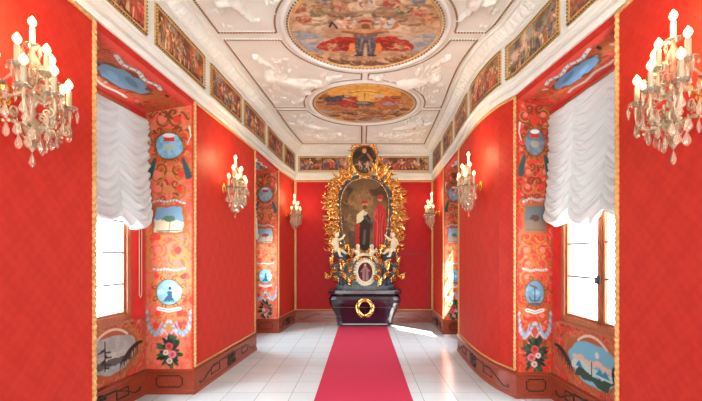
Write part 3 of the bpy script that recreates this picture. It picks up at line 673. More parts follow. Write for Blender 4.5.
def framed(fnp, L, H, seed, base, label, loc, cols=3):
    """fnp(s, h, d) -> world point: s along, h up, d out from the wall"""
    r = empty('frieze_painting', loc, label, 'painting', 'scenes of the painted frieze'); b = .036
    lx, ly, lz = loc; Q = lambda s, h, d: (fnp(s, h, d)[0]-lx, fnp(s, h, d)[1]-ly, fnp(s, h, d)[2]-lz)
    c = scene_canvas(L-2*b, H-2*b, seed, base, cols); c.obj('canvas', lambda x, y, h: Q(x+b, y+b, .006), 'oil_painting', r)
    mb = MB(); n = 14
    for lo, hi, dd in ((0, b*.6, .012), (b*.6, b, .02)):
        for (s0, s1, h0, h1) in ((lo, L-lo, lo, hi), (lo, L-lo, H-hi, H-lo), (lo, hi, hi, H-hi), (L-hi, L-lo, hi, H-hi)):
            m_ = n if s1-s0 > .2 else 1
            for i in range(m_):
                a, e = s0+(s1-s0)*i/m_, s0+(s1-s0)*(i+1)/m_
                mb.add([Q(a, h0, 0), Q(e, h0, 0), Q(e, h1, 0), Q(a, h1, 0), Q(a, h0, dd), Q(e, h0, dd), Q(e, h1, dd), Q(a, h1, dd)], [(4, 5, 6, 7), (0, 1, 5, 4), (1, 2, 6, 5), (2, 3, 7, 6), (3, 0, 4, 7)])
    mb.obj('frame', 'gold', r)
    mb = MB()                                   # row of small dark beads round the frame
    st = .033
    def bead(s, h): 
        q = [Q(s-.008, h-.008, .017), Q(s+.008, h-.008, .017), Q(s+.008, h+.008, .017), Q(s-.008, h+.008, .017), Q(s, h, .03)]; mb.add(q, [(0, 1, 4), (1, 2, 4), (2, 3, 4), (3, 0, 4)])
    for i in range(int(L/st)): bead((i+.5)*st, .011); bead((i+.5)*st, H-.011)
    for i in range(int(H/st)): bead(.011, (i+.5)*st); bead(L-.011, (i+.5)*st)
    mb.obj('beading', 'old_gold', r)
ordn = ['cut by the picture top edge', 'second from the camera', 'third from the camera', 'fourth from the camera', 'fifth from the camera', 'last before the end wall']
LB = [(150, 50, 36), (156, 78, 44), (140, 66, 46), (150, 76, 52), (128, 50, 36), (112, 50, 40)]
RB = [(150, 100, 70), (152, 122, 100), (158, 100, 72), (146, 96, 72), (130, 92, 76), (116, 74, 56)]
Lp = [(2.62, 3.663), (3.796, 4.83), (4.985, 6.04), (6.153, 7.237), (7.409, 8.486), (8.608, 9.46)]
Rp = [(2.5, 3.504), (3.621, 4.595), (4.682, 5.694), (5.91, 6.894), (7.128, 8.072), (8.355, 9.366)]
Zf0, Hf = 3.635, .405
for i, (a, b) in enumerate(Lp):
    framed(lambda s, h, d, a=a: (wx('L', a+s)+.012+d, a+s, Zf0+h), b-a, Hf, 40+i, LB[i], 'gilt framed figure scene on the left frieze, '+ordn[i], (wx('L', (a+b)/2), (a+b)/2, Zf0))
for i, (a, b) in enumerate(Rp):
    framed(lambda s, h, d, a=a: (wx('R', a+s)-.012-d, a+s, Zf0+h), b-a, Hf, 60+i, RB[i], 'gilt framed figure scene on the right frieze, '+ordn[i], (wx('R', (a+b)/2), (a+b)/2, Zf0), 1)
framed(lambda s, h, d: (-1.53+s, 9.488-d, 3.625+h), 1.22, .375, 81, (140, 78, 50), 'gilt framed figure scene on the end wall, left of the altar crest', (-.92, 9.488, 3.625))
framed(lambda s, h, d: (.36+s, 9.488-d, 3.625+h), 1.25, .375, 82, (120, 64, 50), 'gilt framed figure scene on the end wall, right of the altar crest', (.98, 9.488, 3.625))

# ---------------------------------------------------------------- ceiling: round paintings, ribs, stucco reliefs
CXC = .042; CIRC = [(4.57, .85), (6.81, .835)]
rows_y = [(2.50, 4.57), (4.73, 6.86), (7.01, 9.07)]
def ring(mb, cy, r, w_, h, n=96):
    pr = [(-w_, 0), (-w_*.7, h*.8), (0, h), (w_*.7, h*.8), (w_, 0)]; vs = []
    for i in range(n):
        a = 2*math.pi*i/n
        for d, z in pr: vs.append((CXC+(r+d)*math.cos(a), cy+(r+d)*math.sin(a), ZC-z))
    m_ = len(pr); mb.add(vs, [(i*m_+k, ((i+1) % n)*m_+k, ((i+1) % n)*m_+k+1, i*m_+k+1) for i in range(n) for k in range(m_-1)])
def heaven(which):
    c = Canvas(-1, 1, -1, 1, .012, (206, 172, 138)); rnd = random.Random(5+which)
    cloud = [(222, 190, 154), (188, 148, 114), (160, 120, 90), (232, 206, 172)]
    if which == 0:
        c.mottle((176, 134, 100), 2.4, 2, .8); c.mottle((232, 208, 178), 3.5, 4, .6)
        c.ell(-.86, -.3, .3, .3, (152, 164, 180), 0, .85, .2); c.ell(.88, -.32, .3, .3, (148, 160, 176), 0, .85, .2); c.ell(-.6, -.22, .3, .06, (206, 190, 170)); c.ell(.62, -.2, .3, .06, (196, 184, 170))
        for k in range(60):
            a = rnd.uniform(0, 6.28); X, Y = .75*math.cos(a)*rnd.uniform(.2, 1.2), .25+.6*rnd.random(); s = rnd.uniform(.06, .16); q = rnd.choice(cloud)
            c.ell(X, Y-.03, s*1.2, s*.7, tuple(v*.72 for v in q), 0, .9, .2, k); c.ell(X, Y, s*1.2, s*.6, q, 0, .95, .2, k)
        for (X, Y, rc) in ((-.78, .28, (196, 84, 60)), (-.62, .42, (120, 130, 90)), (-.84, .5, (176, 92, 64)), (-.5, .7, (90, 110, 130)), (-.3, .55, (200, 110, 90)), (.3, .62, (176, 70, 60)), (.48, .45, (84, 110, 84)), (.66, .42, (196, 86, 72)), (.8, .26, (206, 130, 80)), (.62, .66, (96, 120, 150)), (0, .62, (206, 196, 190)), (-.05, .82, (110, 150, 176)), (.42, .82, (186, 80, 60))):
            c.ell(X, Y, .1, .075, rc, rnd.uniform(-1, 1), 1, .3, int(X*50+60)); putto(c, X, Y+.03, .26, rnd.uniform(-1.2, 1.2), (206, 150, 112), None, rnd)
        for q in (-1, 1):                       # red cape spread both sides, held by putti
            c.poly([(q*.1, -.12), (q*.35, -.1), (q*.62, -.24), (q*.72, -.42), (q*.55, -.52), (q*.3, -.5), (q*.14, -.56)], (182, 48, 34), 1, .03); c.poly([(q*.2, -.2), (q*.42, -.24), (q*.36, -.46), (q*.2, -.5)], (140, 30, 26), .8, .03); c.poly([(q*.12, -.3), (q*.22, -.3), (q*.26, -.56), (q*.13, -.56)], (226, 140, 70), 1, .02)
            c.line([(q*.5, -.3), (q*.62, -.4)], .03, (224, 96, 66)); putto(c, q*.5, -.4, .32, q*.9, SKIN, None, rnd)
        for k in range(30):
            X = -.8+1.6*k/29; Y = -.66-.2*math.cos(X*1.6)*rnd.uniform(.5, 1.2)+.1*abs(X); s = rnd.uniform(.07, .12); c.ell(X, Y-.02, s*1.4, s, (122, 84, 60), 0, 1, .2, k); c.ell(X, Y+.02, s*1.2, s*.7, rnd.choice(((204, 160, 122), (186, 140, 104), (216, 176, 140))), 0, 1, .2, k)
        for q in (-1, 1):
            c.line([(q*.05, -.14), (q*.09, -.38), (q*.08, -.6)], .16, (84, 80, 86), .1); c.line([(q*.05, -.2), (q*.075, -.5)], .03, (136, 132, 138), .02); c.ell(q*.1, -.63, .07, .035, (60, 54, 58))
        c.ell(0, -.07, .17, .13, (112, 104, 104)); c.ell(0, .03, .2, .08, SKIN2)
        c.line([(-.4, .13), (-.22, .04), (0, .0), (.22, .04), (.4, .14)], .13, (206, 146, 100), .09); c.line([(-.3, .0), (0, -.07), (.3, .0)], .05, (150, 92, 60))
        c.ell(-.28, .2, .16, .11, (224, 196, 180), .2, 1, .2); c.ell(.28, .2, .15, .11, (196, 204, 206), -.2, 1, .2)
        putto(c, -.24, .2, .3, .6, (226, 170, 134), (240, 220, 200), rnd); putto(c, .22, .2, .3, -.6, (220, 168, 134), (230, 214, 200), rnd); c.line([(-.48, .12), (-.44, .22), (-.38, .08)], .03, (40, 36, 40))
        c.ell(0, .17, .075, .09, SKIN); c.ell(0, .13, .06, .06, (130, 84, 52)); c.ell(0, .245, .09, .03, (176, 50, 36)); c.line([(.38, .1), (.42, .3)], .06, (206, 130, 80), .03)
    else:
        c.c[:] = (206, 140, 84); c.mottle((170, 104, 62), 2.5, 3, .8); c.ell(0, .62, .75, .42, (240, 170, 70), 0, .95, .15); c.ell(0, .5, .34, .3, (250, 196, 100), 0, .8, .1)
        c.ell(-.9, -.5, .3, .25, (150, 166, 184), 0, .9, .2); c.ell(.85, -.42, .3, .22, (156, 172, 190), 0, .9, .2); c.ell(.2, -.88, .4, .12, (150, 170, 192), 0, .9, .2)
        for k in range(70):
            X = rnd.uniform(-.9, .9); Y = rnd.uniform(-.8, -.15) if k % 3 else rnd.uniform(0, .5); s = rnd.uniform(.05, .11)
            if abs(X) < .5 and Y > 0: continue
            q = rnd.choice(((196, 132, 88), (160, 96, 60), (214, 160, 112), (126, 74, 48))); c.ell(X, Y-.03, s*1.6, s, tuple(v*.66 for v in q), 0, 1, .2, k); c.ell(X, Y, s*1.5, s*.7, q, 0, 1, .2, k)
        c.poly([(-.2, .45), (-.42, .5), (-.62, .2), (-.5, -.1), (-.15, -.12), (-.08, .15)], (176, 50, 36), 1, .05); c.ell(-.62, .3, .19, .13, (52, 62, 84), .2, 1, .2); c.ell(-.45, .42, .2, .1, (60, 70, 92), .3, 1, .2); c.line([(-.4, .35), (-.2, .22)], .07, SKIN, .04); c.ell(-.34, .48, .06, .07, SKIN)
        c.poly([(.2, .4), (.42, .48), (.66, .25), (.7, .0), (.3, -.05), (.18, .1)], (206, 96, 42), 1, .05); c.ell(.52, .12, .16, .1, (150, 160, 190), .2, 1, .2); c.ell(.3, .46, .08, .09, (210, 206, 204)); c.ell(.3, .4, .055, .06, SKIN); c.line([(.3, .3), (.15, .2)], .07, SKIN, .04); c.line([(.45, .3), (.6, .15)], .1, (190, 60, 40), .06)
        c.line([(0, .62), (0, .3)], .02, (190, 110, 50)); c.line([(-.3, .62), (0, .72), (.3, .62)], .03, (190, 120, 50)); c.ell(0, .1, .2, .13, (92, 84, 76)); c.ell(-.04, .14, .13, .07, (176, 166, 150), 0, .8); c.line([(-.2, .1), (0, .06), (.2, .1)], .02, (60, 50, 44))
        for (X, Y) in ((-.7, -.1), (-.55, -.35), (-.3, -.3), (-.1, -.42), (.12, -.34), (.34, -.3), (.55, -.3), (-.4, -.6), (-.1, -.68), (.3, -.62), (.75, 0), (-.82, .12), (.05, -.15)): putto(c, X, Y, .3, rnd.uniform(-1.4, 1.4), rnd.choice((SKIN, SKIN2, (196, 126, 84))), None, rnd)
    return c
_heaven = heaven
def heaven(which):
    c = _heaven(which); sh = .06*(vnoise(c.X*1+5, c.Y+5, 6, 3, 2)-.5)
    n = vnoise(c.X+4, c.Y+4, 14, 12, 3); n2 = vnoise(c.X+4, c.Y+4, 22, 19, 2)
    c.blend((n-.56)/.06, (112, 72, 48), .2); c.blend((n2-.6)/.06, (240, 214, 180), .25); c.blend((.36-n2)/.05, (150, 86, 60), .15)
    return c
names = ['large round ceiling fresco with an armoured figure in a spread red cape, nearer the camera', 'round ceiling fresco with orange glowing sky above a grey globe, nearer the altar']
for i, (cy, r) in enumerate(CIRC):
    t = empty('ceiling_painting', (CXC, cy, ZC), names[i], 'ceiling painting', 'round frescoes along the ceiling axis')
    c = heaven(i); R2 = c.X**2+c.Y**2; keep = (R2[:-1, :-1] <= 1.02) & (R2[1:, 1:] <= 1.02) & (R2[1:, :-1] <= 1.02) & (R2[:-1, 1:] <= 1.02)
    c.obj('fresco', lambda x, y, h: (x*r, -y*r, -.006), 'oil_painting', t, keep)
    mb = MB(); ring(mb, cy, r+.008, .015, .022); g = mb
    g.v = [(a-CXC, b-cy, z-ZC) for a, b, z in g.v]; g.obj('gilt_ring', 'gold', t, True)
    mb = MB()
    for k in range(110):
        a = 2*math.pi*k/110; mb.ball(((r+.045)*math.cos(a), (r+.045)*math.sin(a), -.006), .013, n=5, m=3)
    mb.obj('bead_ring', 'old_gold', t)
mb = MB()
for cy, r in CIRC: ring(mb, cy, r+.1, .032, .03); 
trim(mb, 'ceiling_plaster', True)
def panel_edge(side, row):
    """closed outline of a stucco field (x, y), clockwise from its outer near corner"""
    ya, yb = row; d = .3 if side == 'L' else .27
    xo = lambda y: wx(side, min(y, 9.4))+(d if side == 'L' else -d)
    sg = -1 if side == 'L' else 1; R = 1.03; rib = CXC+sg*.05
    pts = []
    n = 12; outer = [(xo(ya+(yb-ya)*i/n), ya+(yb-ya)*i/n) for i in range(n+1)]
    pts += outer[::-1]                          # far -> near along the wall
    def arc(cy, a, b, n=14):
        out = []
        for i in range(n+1):
            t = a+(b-a)*i/n; out.append((CXC+sg*R*math.cos(t), cy+R*math.sin(t)))
        return out
    # near edge: along y = ya to circle or rib
    def circ_hit(cy, y): return math.asin(max(-1, min(1, (y-cy)/R)))
    near = [c for c, r in CIRC if abs(c-ya) < R]; far = [c for c, r in CIRC if abs(c-yb) < R]
    ribt = math.acos(.05/R)
    if near:
        cy = near[0]; pts += arc(cy, circ_hit(cy, ya), ribt)
    else: pts += [(rib, ya)]
    if far:
        cy = far[0]; pts += arc(cy, -ribt, circ_hit(cy, yb))
    else: pts += [(rib, yb)]
    return pts
def inside(pts, X, Y, shrink=0):
    ins = np.zeros(X.shape, bool)
    for i in range(len(pts)):
        (x1, y1), (x2, y2) = pts[i], pts[(i+1) % len(pts)]
        if y1 == y2: continue
        c = (y1 > Y) != (y2 > Y); ins ^= c & (X < (x2-x1)*(Y-y1)/(y2-y1)+x1)
    return ins
def r_putto(c, x, y, s, ang, rnd, flip=1, wings=True):
    c.at(0, 0); co, si = math.cos(ang), math.sin(ang)
    R = lambda u, v: (x+s*(flip*u*co-v*si), y+s*(flip*u*si+v*co)); j = lambda k=.08: rnd.uniform(-k, k)
    if wings:
        for k in range(5): a = .4+.28*k; c.limb([R(-.1, .22), R(-.1-.42*math.cos(a), .25+.4*math.sin(a))], .035*s, .02*s, .5)
    c.limb([R(0, .2), R(.02, 0), R(-.02, -.14)], .115*s, .14*s, .75); c.blob(*R(.03, .42), .12*s, .13*s, 0, .9); c.limb([R(0, .48), R(-.08, .45)], .05*s, .05*s, .9)
    c.limb([R(.08, .24), R(.28, .3+j()), R(.42, .46+j())], .06*s, .032*s, .9); c.limb([R(-.08, .24), R(-.26, .14+j()), R(-.4, .24+j())], .06*s, .032*s, .9)
    c.limb([R(.06, -.14), R(.26, -.26+j()), R(.2, -.52)], .09*s, .04*s, .9); c.limb([R(-.05, -.16), R(-.16, -.4), R(-.36, -.56+j())], .09*s, .04*s, .9)
    c.limb([R(.2, -.52), R(.3, -.54)], .035*s, .025*s); c.limb([R(-.36, -.56), R(-.44, -.52)], .035*s, .025*s)
def r_drape(c, x, y, s, ang, rnd):
    c.at(0, 0)
    for k in range(4):
        o = (k-1.5)*.07*s; p = [(x+s*t*math.cos(ang)+o*math.sin(ang)*-1+.06*s*math.sin(t*7+k)*-math.sin(ang), y+s*t*math.sin(ang)+o*math.cos(ang)+.06*s*math.sin(t*7+k)*math.cos(ang)) for t in (-.5, -.3, -.1, .1, .3, .5)]
        c.limb(p, .04*s, .015*s, .7)
def r_scroll(c, x, y, r, a, turn): 
    c.at(0, 0); c.limb(spiral(x, y, r, r*.2, a, turn, 16), r*.22, r*.1, 1.0)
    for k in range(3): t = a+turn*1.6*k; c.blob(x+r*1.05*math.cos(t), y+r*1.05*math.sin(t), r*.4, r*.16, t+.6, .7)
slabels = {('L', 0): 'white stucco relief of a figure in the ceiling field at the upper left edge', ('L', 1): 'white stucco flying cherub in the left ceiling field between the two round frescoes',
           ('L', 2): 'white stucco relief of cherubs and drapery in the left ceiling field beside the altar end', ('R', 0): 'white stucco relief of a striding figure in the ceiling field at the upper right edge',
           ('R', 1): 'white stucco trumpeting angel in the right ceiling field between the two round frescoes', ('R', 2): 'white stucco relief of cherubs and drapery in the right ceiling field beside the altar end'}
for side in 'LR':
    for ri, row in enumerate(rows_y):
        edge = panel_edge(side, row); sg = -1 if side == 'L' else 1
        mb = MB(); cl = edge+[edge[0]]; P3 = [(x, y, ZC-.004) for x, y in cl]
        for a, b in zip(P3, P3[1:]):
            if math.dist(a, b) > 1e-4: mb.tube([a, b], .012, 6)
        in_ = [(x+sg*-.0, y) for x, y in edge]
        mold = trim(mb, 'ceiling_plaster')
        mb = MB(); s = 0; nxt = 0
        for a, b in zip(P3, P3[1:]):
            L = math.dist(a, b)
            while nxt <= s+L and L > 1e-5:
                t = (nxt-s)/L; mb.ball((a[0]+(b[0]-a[0])*t, a[1]+(b[1]-a[1])*t, ZC-.016), .0145, .0145, .010, 5, 4); nxt += .034
            s += L
        mb.obj('egg_beading', 'old_gold', mold)
        xs = [p[0] for p in edge]; rnd = random.Random(100+ri+(10 if side == 'L' else 0))
        c = Canvas(min(xs), max(xs), row[0], row[1], .0105, (255, 255, 255)); xm = (min(xs) if side == 'L' else max(xs)); f = -sg     # f: direction from wall to axis
        ya, yb = row; ym = (ya+yb)/2
        def trail(p, q, n, rr, up=.07):
            for k in range(n):
                t_ = k/(n-1); x_, y_ = p[0]+(q[0]-p[0])*t_, p[1]+(q[1]-p[1])*t_
                r_scroll(c, xm+f*(x_+up*.5*math.sin(k*2.1)), ym+y_+up*math.cos(k*2.4), rr*rnd.uniform(.75, 1.15), k*1.3, (-1)**k*1.3)
        if ri == 1:
            r_putto(c, xm+f*.62, ym+.1, .82, -1.0*f+math.pi, rnd, f); r_drape(c, xm+f*.98, ym+.16, .6, .3*f, rnd); r_drape(c, xm+f*.42, ym+.42, .5, 1.2, rnd)
            c.at(0, 0); c.limb([(xm+f*.46, ym-.3), (xm+f*.27, ym-.62)], .016, .038, .9); c.blob(xm+f*.26, ym-.66, .05, .045)
            r_putto(c, xm+f*1.12, ym+.02, .4, .5*f, rnd, -f); trail((.2, .75), (.75, .82), 6, .07); trail((.5, -.62), (.72, -.4), 3, .055); trail((.2, .1), (.24, .6), 4, .05)
        elif ri == 2:
            r_putto(c, xm+f*.45, ym-.2, .62, math.pi-.5*f, rnd, f); r_putto(c, xm+f*.85, ym+.5, .55, math.pi+.8*f, rnd, -f); r_drape(c, xm+f*.42, ym+.4, .6, .4*f, rnd); r_drape(c, xm+f*1.15, ym+.72, .5, .1, rnd)
            trail((.2, .85), (1.3, .85), 10, .07); trail((.17, -.85), (.2, .7), 9, .07); trail((.4, -.8), (.6, -.55), 3, .08); trail((.6, .2), (.7, .5), 3, .06)
        else:
            r_putto(c, xm+f*.5, ym+.42, .6, math.pi+.35*f, rnd, f); trail((.85, .1), (.9, .85), 5, .07); trail((.25, .2), (.25, .9), 4, .06)
        c.hgt *= 1.0
        c.hgt += np.where(c.hgt > .004, .03*(vnoise(c.X+9, c.Y+9, 22, 3, 2)-.5), 0)
        ins = inside([(x*.985+.0, y) for x, y in edge], c.X, c.Y); c.hgt = np.where(ins, .075*np.tanh(c.hgt/.06), 0)
        m0 = c.hgt > .002; keep = m0[:-1, :-1] | m0[1:, 1:] | m0[1:, :-1] | m0[:-1, 1:]
        o = c.obj('stucco_relief', lambda x, y, h: (x, y, ZC-.0005-h*1.25), 'ceiling_plaster', None, keep)
        tag(o, slabels[(side, ri)], 'stucco relief', 'stucco reliefs on the ceiling')

# ---------------------------------------------------------------- carpet runner
mb = MB(); n = 60
xsl = (-.528, .562)
for i in range(n):
    a, b = -2.9+(8.93+2.9)*i/n, -2.9+(8.93+2.9)*(i+1)/n; mb.box(xsl[0], xsl[1], a, b, 0, .011)
cr = mb.obj('carpet_runner', 'carpet'); tag(cr, 'long plain crimson pink carpet runner leading to the altar', 'carpet')

# ---------------------------------------------------------------- festoon blinds
blab = {('L', 1): 'white ruched festoon blind filling the near left window', ('R', 1): 'white ruched festoon blind filling the near right window',
        ('L', 2): 'white ruched festoon blind of the far left window, hidden behind the wall pier', ('R', 2): 'white festoon blind edge in the far right window beside the sunlit reveal'}
for key in REC:
    if key == ('L', 2): pass
    side = key[0]; sg = -1 if side == 'L' else 1; y0, y1, xa, xb = REC[key]; wa, wb = wspan[key]
    ya, yb = wa-.08, y1-.035; zt = 3.15; nl = 3; Lb = (yb-ya)/nl
    nx_, nz = 96, 150; vs = []; rnd = random.Random(hash(side) % 7 + key[1]); rs = np.random.RandomState(3+key[1]+(10 if side == 'L' else 0)); ph = rs.rand(8)*6
    for j in range(nz+1):
        for i in range(nx_+1):
            u = i/nx_; y = ya+(yb-ya)*u; l = min(nl-1, int(u*nl)); t = u*nl-l; arch = math.sqrt(max(0, 4*t*(1-t)))
            zb = 2.06-.16*arch-.02*math.sin(l*2+ph[0]); v = j/nz
            z = zt+(zb-zt)*v
            sag = 4*t*(1-t)
            q = (zt-z)+.0-.13*sag*(.35+v)
            fold = abs(math.sin(math.pi*q/.092+.9*math.sin(q*9+ph[l])+.35*math.sin(y*17+ph[3])))**.8
            fold2 = math.sin(q*140+3*math.sin(y*11))*.15
            amp = .020+.030*v
            d = .05+amp*(fold+fold2)+.095*max(0, v-.45)**1.3*2*arch**.8 + .012*math.sin(math.pi*u*1)
            d += .02*(1-min(1, min(t, 1-t)*8))*v*-.6
            if v > .93: d -= .09*((v-.93)/.07)**2*arch
            vs.append((xwall(key, y)-sg*d, y+(.014*math.sin(q*60+ph[4])*(1 if i in (0, nx_) else 0)), z))
    mb = MB(); mb.add(vs, [(j*(nx_+1)+i, j*(nx_+1)+i+1, (j+1)*(nx_+1)+i+1, (j+1)*(nx_+1)+i) for j in range(nz) for i in range(nx_)])
    r = empty('festoon_blind', (xwall(key, (ya+yb)/2), (ya+yb)/2, zt), blab[key], 'curtain', 'festoon blinds at the windows')
    fab = rel(mb, r).obj('fabric', 'voile', r, True)
    so = fab.modifiers.new('thick', 'SOLIDIFY'); so.thickness = .003
    mb = MB(); mb.tube([(xwall(key, ya)-sg*.04, ya, zt+.01), (xwall(key, yb)-sg*.04, yb, zt+.01)], .014, 8); rel(mb, r).obj('curtain_rail', 'ivory', r)
    for l in range(nl+1):                       # ruffled tassel hem at each gathering
        y = ya+Lb*l
        y = min(max(y, ya+.02), yb-.02)
        mb = MB(); mb.tube([(xwall(key, y)-sg*.045, y, 2.1), (xwall(key, y)-sg*.05, y, 2.05), (xwall(key, y)-sg*.055, y, 2.03)], [.006, .02, .008], 8); rel(mb, r).obj('gather_knot', 'ivory', r)

# ---------------------------------------------------------------- altar table
AX = .065
t = empty('altar_table', (AX, 9.2, 0), 'dark polished bombe altar table with a gilt wreath on its front', 'altar table')
def bombe(prof, d0, name, mat):
    """prof rows: (z, half width, y front)"""
    mb = MB(); vs = []
    for z, hw, yf in prof:
        k = .13
        pl = [(-hw, 9.48), (-hw, yf+k), (-hw*.93, yf+.04), (-hw*.8, yf), (hw*.8, yf), (hw*.93, yf+.04), (hw, yf+k), (hw, 9.48)]
        vs += [(AX+x, y, z) for x, y in pl]
    n = 8; mb.add(vs, [(i*n+k, i*n+(k+1) % n, (i+1)*n+(k+1) % n, (i+1)*n+k) for i in range(len(prof)-1) for k in range(n)]+[tuple(range(n))[::-1], tuple((len(prof)-1)*n+k for k in range(n))])
    o = rel(mb, t).obj(name, mat, t); b = o.modifiers.new('b', 'BEVEL'); b.width = .008; b.segments = 2; b.limit_method = 'ANGLE'; return o
bombe([(0, .63, 8.95), (.05, .64, 8.945), (.06, .63, 8.955), (.2, .66, 8.94), (.33, .71, 8.9), (.45, .77, 8.85), (.55, .805, 8.81), (.63, .815, 8.80), (.69, .79, 8.82), (.715, .76, 8.84)], 0, 'body', 'ebony')
bombe([(.715, .77, 8.83), (.735, .80, 8.79), (.755, .825, 8.76), (.83, .825, 8.76), (.845, .82, 8.765)], 0, 'top_slab', 'ebony')
mb = MB(); mb.tube([(AX-.64, 8.935, .24), (AX+.64, 8.935, .24)], .004); mb.tube([(AX-.74, 8.855, .45), (AX-.6, 8.842, .45), (AX+.6, 8.842, .45), (AX+.74, 8.855, .45)], .004); rel(mb, t).obj('gilt_line', 'old_gold', t)
mb = MB(); rnd = random.Random(4); wz, wy = .44, 8.80
for k in range(26):
    for side_ in (-1, 1):
        a = -math.pi/2+side_*(.1+2.9*k/26)
        for o_ in (-.35, .35): mb.leaf((AX+.155*math.cos(a), wy+.0, wz+.165*math.sin(a)), a+side_*(math.pi/2+o_), .11, .038, side_*.3, .25, n=5)
for side_ in (-1, 1): mb.leaf((AX, wy, wz-.17), -math.pi/2+side_*1.2, .13, .05, side_*.9, .2, n=6)
mb.tube([(AX+.15*math.cos(a), wy+.02, wz+.16*math.sin(a)) for a in [2*math.pi*i/24 for i in range(25)]], .018)
rel(mb, t).obj('wreath', 'altar_gold', t, False)
tbl_y = 8.77

# ---------------------------------------------------------------- altarpiece
AY = 9.2
alt = empty('altarpiece', (AX, AY, .845), 'tall baroque altarpiece with an arched painting in a leafy gilded frame', 'altarpiece')
def A(mb, name, mat, smooth=False, par=None): return rel(mb, alt).obj(name, mat, par or alt, smooth)
def px(x, y, Y=AY): return ((x-362)/395*Y, 1.6+(256-y)/395*Y)      # handy: where a feature of the altar stands, at depth Y
# predella block
mb = MB(); mb.box(AX-.62, AX+.62, 9.2, 9.42, .845, .90); mb.box(AX-.56, AX+.56, 9.22, 9.42, .90, 1.0); mb.box(AX-.4, AX+.4, 9.24, 9.42, 1.0, 1.5); A(mb, 'predella', 'slate_blue')
# arch outline of the painting
def arch(k=0.0, n=40):
    """outline (x, z) of the picture field, grown outwards by k, from bottom centre round"""
    pts = []; w_, zb, zs, zt = .57+k, 1.72-k*.8, 2.75, 3.42+k
    for i in range(n+1):
        a = math.pi*i/n; e = .82; pts.append((AX+w_*math.copysign(abs(math.cos(a))**e, math.cos(a)), zs+(zt-zs)*math.sin(a)**.95))
    for i in range(1, 12): pts.append((AX-w_+(.11)*(i/12)**1.5, zs-(zs-zb-.12)*i/12))
    for i in range(13): a = math.pi+math.pi*i/12; pts.append((AX+(w_-.11)*math.cos(a), zb+.12+.12*math.sin(a)))
    for i in range(11, 0, -1): pts.append((AX+w_-(.11)*(i/12)**1.5, zs-(zs-zb-.12)*i/12))
    return pts
mb = MB(); ar = arch(.1); n = len(ar); mb.add([(x, 9.3, z) for x, z in ar]+[(x, 9.42, z) for x, z in ar], [tuple(range(n)), tuple(range(2*n-1, n-1, -1))]+[(i, (i+1) % n, n+(i+1) % n, n+i) for i in range(n)]); A(mb, 'backboard', 'slate_blue')
# the painting
c = Canvas(-.6, .6, 1.6, 3.5, .0085, (112, 84, 52)); rnd = random.Random(2)
c.mottle((70, 48, 30), 2.2, 3, .8); c.mottle((150, 112, 68), 3, 6, .5); c.ell(-.1, 2.95, .3, .3, (152, 116, 70), 0, .6, .3); c.ell(0, 3.3, .4, .15, (120, 90, 56), 0, .8, .2)
for X, Y, s, a in ((-.33, 2.85, .3, .5), (-.15, 2.98, .24, -.4), (.12, 3.02, .22, .6), (-.36, 2.45, .34, .2), (-.3, 2.2, .3, -.5)): putto(c, X, Y, s, a, (160, 112, 72), None, rnd)
c.poly([(-.34, 1.6), (.5, 1.6), (.5, 1.84), (-.4, 1.8)], (52, 34, 24), 1, .03); c.ell(-.25, 2.0, .14, .22, (84, 60, 40), .3, .8, .3)
c.poly([(-.24, 1.66), (-.22, 2.2), (-.16, 2.5), (-.08, 2.5), (-.1, 2.1), (-.14, 1.66)], (176, 40, 32), 1, .02); c.poly([(-.13, 1.7), (-.12, 2.5), (-.02, 2.66), (.14, 2.5), (.12, 2.0), (.1, 1.68)], (48, 32, 26), 1, .02); c.line([(-.02, 1.9), (0, 2.2)], .07, (96, 80, 70), .05)
c.poly([(-.2, 2.36), (-.17, 2.6), (-.06, 2.68), (.06, 2.62), (0, 2.5), (-.1, 2.4)], (216, 200, 160), 1, .02); c.line([(0, 2.52), (.12, 2.4), (.24, 2.34)], .07, (72, 64, 64), .04); c.ell(.24, 2.34, .03, .025, SKIN)
c.ell(-.0, 2.8, .065, .085, (196, 130, 90)); c.ell(-.0, 2.75, .055, .05, (110, 60, 36)); c.ell(-.01, 2.87, .08, .035, (176, 46, 34)); c.line([(-.2, 3.0), (-.32, 2.8)], .025, (176, 110, 60))
c.poly([(.18, 1.7), (.2, 2.2), (.24, 2.66), (.32, 2.84), (.42, 2.84), (.5, 2.6), (.48, 2.1), (.42, 1.66)], (184, 44, 42), 1, .03)
for k in range(7): X = .24+.035*k; c.line([(X, 1.75), (X+.03*math.sin(k), 2.3), (X+.02, 2.7-.03*k)], .022, ((130, 22, 26), (220, 84, 76))[k % 2], .012, .85)
c.ell(.36, 2.95, .055, .07, (190, 132, 96)); c.ell(.37, 2.99, .075, .055, (170, 44, 40)); c.line([(.28, 2.7), (.22, 2.52), (.28, 2.4)], .05, (206, 74, 66), .03); c.ell(-.02, 1.68, .08, .03, (40, 26, 20)); c.mottle((40, 26, 18), 12, 9, .12)
msk = inside([(x-AX, z) for x, z in arch(.02)], c.X, c.Y); keep = msk[:-1, :-1] & msk[1:, 1:]
c.obj('altar_painting', lambda x, y, h: (x, 9.292-AY, y-.845), 'oil_painting', alt, keep)
mb = MB(); a2 = arch(.035); P3 = [(x, 9.28, z) for x, z in a2+[a2[0]]]; mb.tube(P3, .03, 8); A(mb, 'inner_moulding', 'slate_blue', True)
mb = MB(); a2 = arch(.0); P3 = [(x, 9.265, z) for x, z in a2+[a2[0]]]; mb.tube(P3, .007, 6); A(mb, 'sight_edge', 'altar_gold', True)
